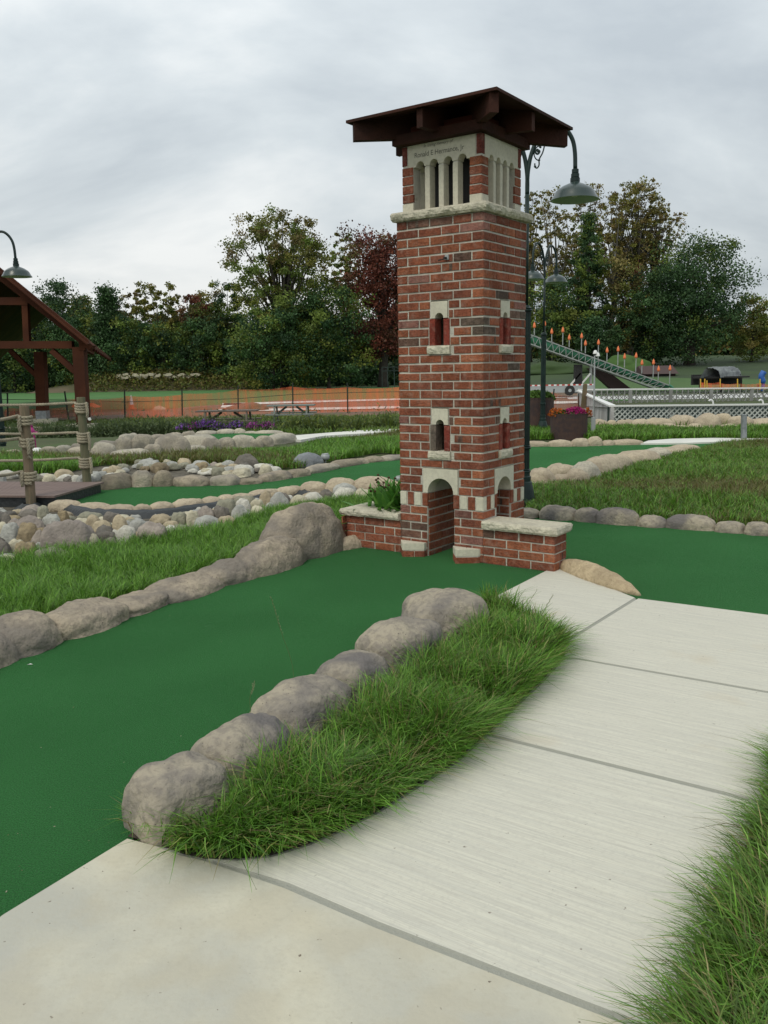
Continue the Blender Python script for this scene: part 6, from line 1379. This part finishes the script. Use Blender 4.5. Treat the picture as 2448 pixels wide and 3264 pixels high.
b = MB(); a, c_ = S6(505, 465)-sb+Vector((0, 1.5, 0)), S6(660, 606)-sb+Vector((0, 1.5, 0)); b.prism([a, c_, c_+Vector((1.4, 0, 0)), a+Vector((1.0, 0, 0.05))], (0, 0.8, 0)); b.build('underside_stairs', M['hut_roof'], sl)
TORCH = [(111, 157, 245), (179, 145, 275), (226, 197, 290), (299, 188, 312), (342, 237, 325), (423, 228, 352), (449, 275, 365), (534, 270, 410), (592, 322, 420), (664, 315, 445), (708, 363, 460), (783, 358, 488), (823, 404, 500), (898, 401, 528), (932, 446, 545), (1007, 441, 567)]
tproto = None
for i, (x, yt_, yb_) in enumerate(TORCH):
    Y = YS+(1.15 if i % 2 else -0.05); bp, tp = S6(x, yb_, Y), S6(x, yt_, Y)
    if tproto is None:
        h = (tp-bp).z; tproto = empty('torch', bp); b = MB(); b.tube([(0, 0, 0), (0, 0, 1.0)], 0.035, 8); pole = b.build('pole', M['truss'], tproto)
        b = MB(); b.lathe([(0.04, -0.32), (0.095, -0.27), (0.105, -0.18), (0.08, -0.12), (0.075, -0.05), (0.035, 0.02), (0.015, 0.08), (0, 0.10)], seg=12); hd = b.build('torch_head', M['orange'], tproto, smooth=True); o_ = tproto
    else: o_ = copy_tree(tproto)
    o_.location = bp
    for ch in o_.children:
        if ch.name.startswith('pole'): ch.scale = (1, 1, (tp-bp).z-0.25)
        else: ch.location = (0, 0, (tp-bp).z-0.10)
    T(o_, f'{ORD[i]} orange torch from the top of the green slide, on a {"tall" if i % 2 else "short"} pole', 'torch', 'orange torches along the green slide')
# floodlight pole
b = MB(); fl = empty('floodlight', (P3(1283, 890, 31).x, 31, -0.4), label='pair of white floodlights on a thin grey pole at the pool corner', cat='floodlight'); o = Vector(fl.location)
b.tube([(0, 0, 0), P3(1284.5, 768, 31)-o], [0.035, 0.025], 10); b.build('pole', M['galv'], fl)
for x, y in ((1286, 761), (1291, 766)):
    b = MB(); p = P3(x, y, 31)-o; b.lathe([(0.0, 0.08), (0.05, 0.06), (0.085, -0.04), (0.085, -0.06), (0, -0.05)], tuple(p), 12); b.build('lamp_head', M['white'], fl, smooth=True)
# trailer
tb = Vector((S6(300, 632, 52).x, 52, -0.4)); trl = empty('trailer', tb, label='silver flatbed trailer with red and white striped edge', cat='trailer')
def TB(x, y): return S6(x, y, 52)-tb
b = MB(); a, c_ = TB(40, 586), TB(512, 578); e_ = TB(512, 622); b.prism([a, c_, Vector((c_.x, 0, e_.z)), Vector((a.x, 0, e_.z))], (0, 2.2, 0)); b.build('trailer_bed', M['galv'], trl)
for i in range(26):
    t0, t1 = i/26, (i+1)/26; p, q_ = a.lerp(c_, t0), a.lerp(c_, t1); b = MB(); b.prism([p+Vector((0, -.02, .01)), q_+Vector((0, -.02, .01)), q_+Vector((0, -.02, .09)), p+Vector((0, -.02, .09))], (0, 0.015, 0)); b.build('reflective_strip', M['white'] if i % 2 else M['red'], trl)
wc = TB(346, 612); b = MB(); rr_ = 0.30
for k in range(1): b.prism([wc+Vector((rr_*math.cos(t), -0.04, rr_*math.sin(t))) for t in np.linspace(0, 2*math.pi, 21)[:-1]], (0, 0.25, 0))
wh = b.build('wheel', M['dark'], trl); b = MB(); b.prism([wc+Vector((0.10*math.cos(t), -0.06, 0.10*math.sin(t))) for t in np.linspace(0, 2*math.pi, 15)[:-1]], (0, 0.02, 0)); b.build('rim', M['galv'], wh)
# nets and stakes by the pool
fence('snow_fence', [(onto(1130, 892), P3(1130, 850, 41)), (onto(1191, 892), P3(1197, 840, onto(1191, 892).y)), (P3(1250, 892, 40), P3(1250, 850, 40))], 'short orange mesh fence left of the pool wall, with a dark stake', {0: ('net', 0.1, 0.9), 1: ('net', 0.1, 0.85)}, cap=False)
b = MB(); b.prism([P3(1255, 882, 36), P3(1266, 882, 36), P3(1269, 830, 36), P3(1261, 830, 36)], (0, 0.12, 0)); b.build('net_roll', M['dirt'], label='upright roll of rusty orange netting leaning at the pool corner', cat='net')
# tarp shelter
th_ = Vector((S6(1310, 600, 56).x, 56, -0.4)); ts = empty('shelter', th_, label='low shelter with an arched crumpled grey tarpaulin roof', cat='shelter')
arc = [(1209, 530), (1225, 500), (1243, 472), (1262, 461), (1288, 464), (1312, 470), (1335, 492), (1345, 526)]
b = MB(); A_ = smoothpts([S6(x, y, 56)-th_ for x, y in arc], 4); dv = Vector((2.1, 1.8, 0.05)); n = len(A_); m_ = 7
for i, p in enumerate(A_):
    for j in range(m_): b.v.append(tuple(p+dv*(j/(m_-1))+Vector((0, 0, 0.09*noise.noise(Vector((i*0.5, j*0.9, 2)))))))
for i in range(n-1):
    for j in range(m_-1): b.f.append([i*m_+j, (i+1)*m_+j, (i+1)*m_+j+1, i*m_+j+1]); b.c.append((1, 1, 1)); b.m.append(0)
b.build('tarpaulin', M['tarp'], ts)
for p in (A_[0], A_[-1], A_[0]+dv, A_[-1]+dv):
    b = MB(); b.beam((p.x, p.y, 0), p, 0.08, 0.08); b.build('leg', M['dark'], ts)
b = MB(); p0, p1 = A_[0]+Vector((0, 0, -.1)), A_[-1]+dv+Vector((0, 0, -.1)); b.box(p0.x+0.1, p1.x-0.1, 1.7, 1.9, 0.5, p0.z+0.3); b.box(p0.x+0.1, p1.x-0.1, 0.3, 1.6, 0.95, 1.05); b.build('counter', M['dark'], ts)
pts = [(S6(x, 606, 53), S6(x, 535 if k not in (2,) else 545, 53)) for k, x in enumerate((1213, 1241, 1255, 1343, 1458, 1607, 1740))]
fence('snow_fence', pts, 'orange mesh fence on yellow stakes before the grey tarp shelter', {i: ('net_dense' if i < 4 else 'net', 0.0, 0.75 if i < 3 else 0.6) for i in range(6)}, post_m='yellow', cap=False)
bl = Vector((S6(1622, 600, 58).x, 58, -0.4)); b = MB(); hgt = S6(1622, 487, 58).z+0.4; b.tube(smoothpts([(0, 0, 0), (0.05, 0, hgt*.4), (-0.1, 0, hgt*.75), (0.05, 0, hgt)], 5), [0.10]*6+[0.19]*10, 10); 
pb_ = empty('play_figure', bl, label='tall blue play structure at the right edge beyond the pool', cat='play structure'); b.build('blue_tube', M['blue'], pb_, smooth=True)
b = MB(); b.beam((-0.3, 0, 0), (-0.25, 0, hgt*.35), 0.12, 0.12); b.build('footing', M['hut_roof'], pb_)
# hut, guard rail, mound
hp = Vector((P3(1424, 820, 84).x, 84, terr(P3(1424, 820, 84).x, 84))); hut = empty('hut', hp, label='dark maroon hut with sloping roof under the big dark tree', cat='hut'); e0, e1 = P3(1388, 806, 84)-hp, P3(1464, 806, 84)-hp; rt = P3(1420, 790, 84).z-hp.z
b = MB(); b.box(e0.x+.2, e1.x-.2, 0, 3, -1.0, e0.z); b.build('wall', M['hut_wall'], hut)
b = MB(); b.add([(e0.x, -.4, e0.z-.1), (e1.x, -.4, e0.z-.1), (e1.x, 1.6, rt), (e0.x, 1.6, rt), (e1.x, 3.4, e0.z-.1), (e0.x, 3.4, e0.z-.1)], [(0, 1, 2, 3), (3, 2, 4, 5), (0, 3, 5), (1, 4, 2)]); b.build('roof', M['hut_roof'], hut)
b = MB(); b.box(-.2, .8, -0.03, 0.0, -0.8, e0.z*0.6); b.build('door', M['dark'], hut)
gr = empty('guard_rail', P3(1505, 790, 112), label='long grey guard rail along the far hilltop road', cat='guard rail'); o = Vector(gr.location); b = MB(); b.beam(P3(1500, 785, 112)-o, P3(1760, 779, 112)-o, 0.06, 0.32); b.build('rail', M['galv'], gr)
b = MB()
for i in range(14): p = P3(1500, 785, 112).lerp(P3(1760, 779, 112), i/13)-o; b = MB(); b.beam(p+Vector((0, .1, .1)), p+Vector((0, .1, -.9)), .15, .15); b.build('rail_post', M['galv'], gr)
mound('grass_mound', 1362, 800, 110, 32, 'mid_lawn', 'bright green grass mound between the slide and the hut', 'mound', Y=92, seed=8)
mound('grass_mound', 1205, 806, 170, 26, 'dull_lawn', 'dull green mound behind the top of the slide', 'mound', Y=90, seed=9)
# rough bank at the far left
bk = MB(); n = 60; rowz = [(0, 0.0), (1.6, 0.7), (3.2, 1.2), (5, 1.45), (9, 1.3)]
xa, xb = P3(60, 845, 94).x, P3(560, 840, 94).x
for i in range(n+1):
    t = i/n; x = xa+(xb-xa)*t; k = math.sin(math.pi*min(1, max(0, t)))**0.45*(0.75+0.35*noise.noise(Vector((t*7, 1, 2))))
    for dy, z in rowz: bk.v.append((x, 92.5+dy, -0.45+z*1.25*k+0.12*noise.noise(Vector((x*0.6, dy, 7)))))
for i in range(n):
    for j in range(4): bk.f.append([i*5+j, (i+1)*5+j, (i+1)*5+j+1, i*5+j+1]); bk.c.append((1, 1, 1)); bk.m.append(0)
bk.build('weedy_bank', mat('bank', (0.13, 0.105, 0.065), 1.0, var=(0.07, 0.075, 0.03), vscale=0.25, bump=0.8, bscale=2), smooth=True, kind='structure')
m = 9000; q = np.stack([rng.uniform(P3(200, 800, 95).x, xb, m), rng.uniform(92.5, 99, m), np.zeros(m)], 1); kk = np.clip((q[:, 0]-xa)/(xb-xa), 0, 1); q[:, 2] = -0.3+np.minimum(1.45, (q[:, 1]-92.5)*0.5)*1.1*np.sin(np.pi*kk)**0.45+rng.random(m)**2*0.75
cl = pick(OLV+BRO+MID, m, 0.35)*0.8; np_quads('bank_weeds', quads(q, 0.32, cl, 0.5), cl, M['leaf'], label='brown green weeds covering the bank below the trees', cat='weeds', kind='stuff')
random.seed(4)
m = 140
b = MB()
for i in range(m):
    x, y = random.uniform(250, 425), 812+random.uniform(-4, 5); p = P3(x, y, 94+random.random()*2); s = random.uniform(0.12, 0.4); b.prism([p+Vector((s*math.cos(t)*random.uniform(.7, 1.2), 0, s*0.5*math.sin(t))) for t in (0, 1.1, 2.2, 3.3, 4.4, 5.4)], (0, s, 0))
b.build('rubble', M['st_cream'], label='pale rubble strewn along the top of the weedy bank', cat='rubble', kind='stuff')

# ------------------------------------------------------------------ trees
def woods(name, x0, x1, Y, ytop, n, pal, label, leaf=0.6, seed=1, low=0.0):
    rn = np.random.default_rng(seed); a = P3(x0, 800, Y).x; c_ = P3(x1, 800, Y).x; X_ = rn.uniform(a, c_, n); Yv = Y+rn.uniform(-1.5, 4, n)
    t = (X_-a)/(c_-a); H_ = P3((x0+x1)/2, ytop, Y).z; top = H_*(0.82+0.13*np.sin(t*31+seed)+0.08*np.sin(t*83+2)+0.05*np.sin(t*171))
    zb_ = np.array([terr(x_, Y) for x_ in X_]); Z = zb_+low-(1.5 if Y > 120 else 0)+(top-zb_)*rn.random(n)**0.85
    cen = np.stack([X_, Yv, Z], 1); cz = np.floor(X_/1.3)*7.3+np.floor(Z/1.1)*3.1; hv = np.sin(cz*12.9898)*43758.5; hv = hv-np.floor(hv)
    cl = pick(pal, n, 0.3)*(0.6+0.8*hv)[:, None]; return np_quads(name, quads(cen, leaf, cl, 0.75), cl, M['leaf'], label=label, cat='woods', kind='stuff')
woods('woods', -260, 900, 112, 655, 60000, DK+DK+MID, 'dark wood filling the gaps behind the left trees', 0.6, 2)
woods('woods', 1100, 1900, 128, 650, 48000, DK+DK+MID+BRO, 'dark wood filling the gaps behind the right trees', 0.68, 3)
woods('woods', -260, 900, 104, 780, 12000, DK, 'shadowed undergrowth at the foot of the left trees', 0.6, 5)
tree('dark rounded tree directly right of the pavilion roof', 112, 612, 125, 100, DK+MID[:1], n=7500, low=0.05, seed=2)
tree('yellowish tree behind the pavilion roof edge', 168, 640, 100, 106, OLV+MID, n=3500, low=0.05, seed=3)
tree('dark pine with ragged crown right of the pavilion', 228, 622, 150, 98, DK, kind='conifer', n=7500, low=0.03, seed=4)
tree('thin olive tree with bare gaps left of centre in the row', 290, 632, 84, 103, OLV+BRO, kind='airy', n=2600, low=0.2, seed=5, limbs=26)
tree('olive poplar with ragged top beside the thin one', 336, 611, 112, 101, MID+OLV, OLV, kind='airy', n=5200, low=0.1, seed=6, limbs=22)
tree('small bare-topped tree between poplar and red-topped maple', 374, 640, 50, 104, BRO+OLV, kind='airy', n=900, low=0.2, seed=7, limbs=24)
tree('maple whose top has turned dull red', 415, 636, 66, 99, MID+OLV, [(0.15, 0.045, 0.03), (0.16, 0.09, 0.04), (0.09, 0.08, 0.03)], n=2600, low=0.35, seed=8)
tree('green and gold tree right of the red-topped maple', 452, 628, 92, 101, MID+OLV, OLV+YEL, n=3800, low=0.1, seed=9)
tree('slim green tree touching the left side of the big maple', 486, 610, 84, 100, MID+DK, n=4400, low=0.05, kind='round', seed=10)
for x, yt_, w_, sd_, lb in ((20, 700, 130, 31, 'low dark tree seen through the pavilion'), (150, 690, 110, 32, 'dark understorey tree left of the ragged pine'), (270, 690, 110, 33, 'dark understorey tree right of the ragged pine'), (350, 700, 110, 34, 'dark understorey tree below the olive poplar'), (430, 690, 110, 35, 'dark understorey tree below the red-topped maple'), (500, 730, 100, 36, 'bushy green tree at the left foot of the big maple'), (-60, 650, 150, 37, 'yellowing tree glimpsed at the left frame edge under the pavilion roof')):
    tree(lb, x, yt_, w_, 97, DK+DK+MID if sd_ != 37 else OLV+YEL, n=4600, low=0.0, seed=sd_, limbs=4)
# the big maple: open top, dense skirt
big = tree('biggest maple with an open crown and thick dark trunk', 602, 462, 240, 93, MID+OLV[:2]+MID, OLV+BRO+MID, kind='open', n=12500, low=0.34, seed=12, limbs=60, fork=0.27, tr=0.42, name='maple_tree', dens=0.8)
tree('broad dark green tree skirting the foot of the biggest maple', 585, 672, 200, 89, DK+MID+OLV[:1], n=10000, low=0.0, seed=13, limbs=6)
tree('dark green tree between the biggest maple and the red one', 705, 625, 190, 90, DK+MID, n=10500, low=0.0, seed=14, limbs=8)
tree('pale olive tree peeping over between maple and red maple', 746, 503, 78, 104, OLV+MID, kind='airy', n=3600, low=0.45, seed=15, limbs=22)
tree('dark rust red maple directly left of the tower', 822, 508, 185, 93, RDD+RDD+BRO[:1], n=16000, low=0.12, seed=16, limbs=16, name='maple_tree', tr=0.5)
# right side
tree('light olive tree just right of the tower behind the lamp', 1146, 414, 74, 112, OLV+YEL[:1], kind='airy', n=2600, low=0.3, seed=17, limbs=20)
tree('half bare grey brown tree right of the tower', 1200, 408, 120, 110, BRO+OLV, kind='airy', n=4400, low=0.15, seed=18, limbs=40, bark='bark_pale')
tree('olive brown tree behind the lamp shade', 1262, 392, 118, 112, OLV+BRO, kind='airy', n=5000, low=0.2, seed=19, limbs=34, bark='bark_pale')
tree('tall leaning poplar with airy brown crown', 1318, 398, 130, 108, OLV+BRO, kind='airy', n=5200, low=0.35, seed=20, limbs=42, bark='bark_pale', lean=0.10, fork=0.35, name='poplar_tree')
tree('right-hand airy poplar leaning toward the open sky', 1372, 386, 130, 109, OLV+BRO, kind='airy', n=5200, low=0.42, seed=21, limbs=44, bark='bark_pale', lean=0.06, fork=0.40, name='poplar_tree')
tree('lowest leaning poplar spray over the dark tree', 1415, 440, 100, 110, OLV+BRO, kind='airy', n=2600, low=0.5, seed=22, limbs=30, bark='bark_pale', lean=0.05, fork=0.4, name='poplar_tree')
tree('dense dark narrow tree standing before the poplars', 1272, 462, 112, 100, DK+MID[:2], kind='tall', n=9500, low=0.08, seed=23, limbs=8)
tree('reddish brown tree in the middle of the right group', 1345, 560, 130, 101, BRO+RDD[:1]+OLV+DK, n=7500, low=0.0, seed=24, limbs=20)
tree('dark green tree behind the second lamp post', 1190, 600, 140, 99, DK+MID, n=7500, low=0.0, seed=25, limbs=8)
tree('biggest dark green tree at the right of the picture', 1500, 526, 232, 100, DK+DK+MID[:1], n=18000, low=0.0, seed=26, limbs=14, tr=0.55)
tree('dark lower neighbour left of the biggest right tree', 1415, 590, 120, 98, DK+DK+MID[:1], n=7500, low=0.0, seed=27, limbs=8)
tree('yellow green tree at the right edge of the picture', 1630, 640, 105, 104, OLV+YEL+MID, n=5000, low=0.0, seed=28, limbs=12)
tree('far yellow green tree cut by the right edge', 1705, 645, 110, 108, OLV+MID, n=4000, low=0.0, seed=29, limbs=12)
tree('low dark tree behind the orange torches', 1290, 690, 130, 97, DK+DK, n=5500, low=0.0, seed=30, limbs=4)
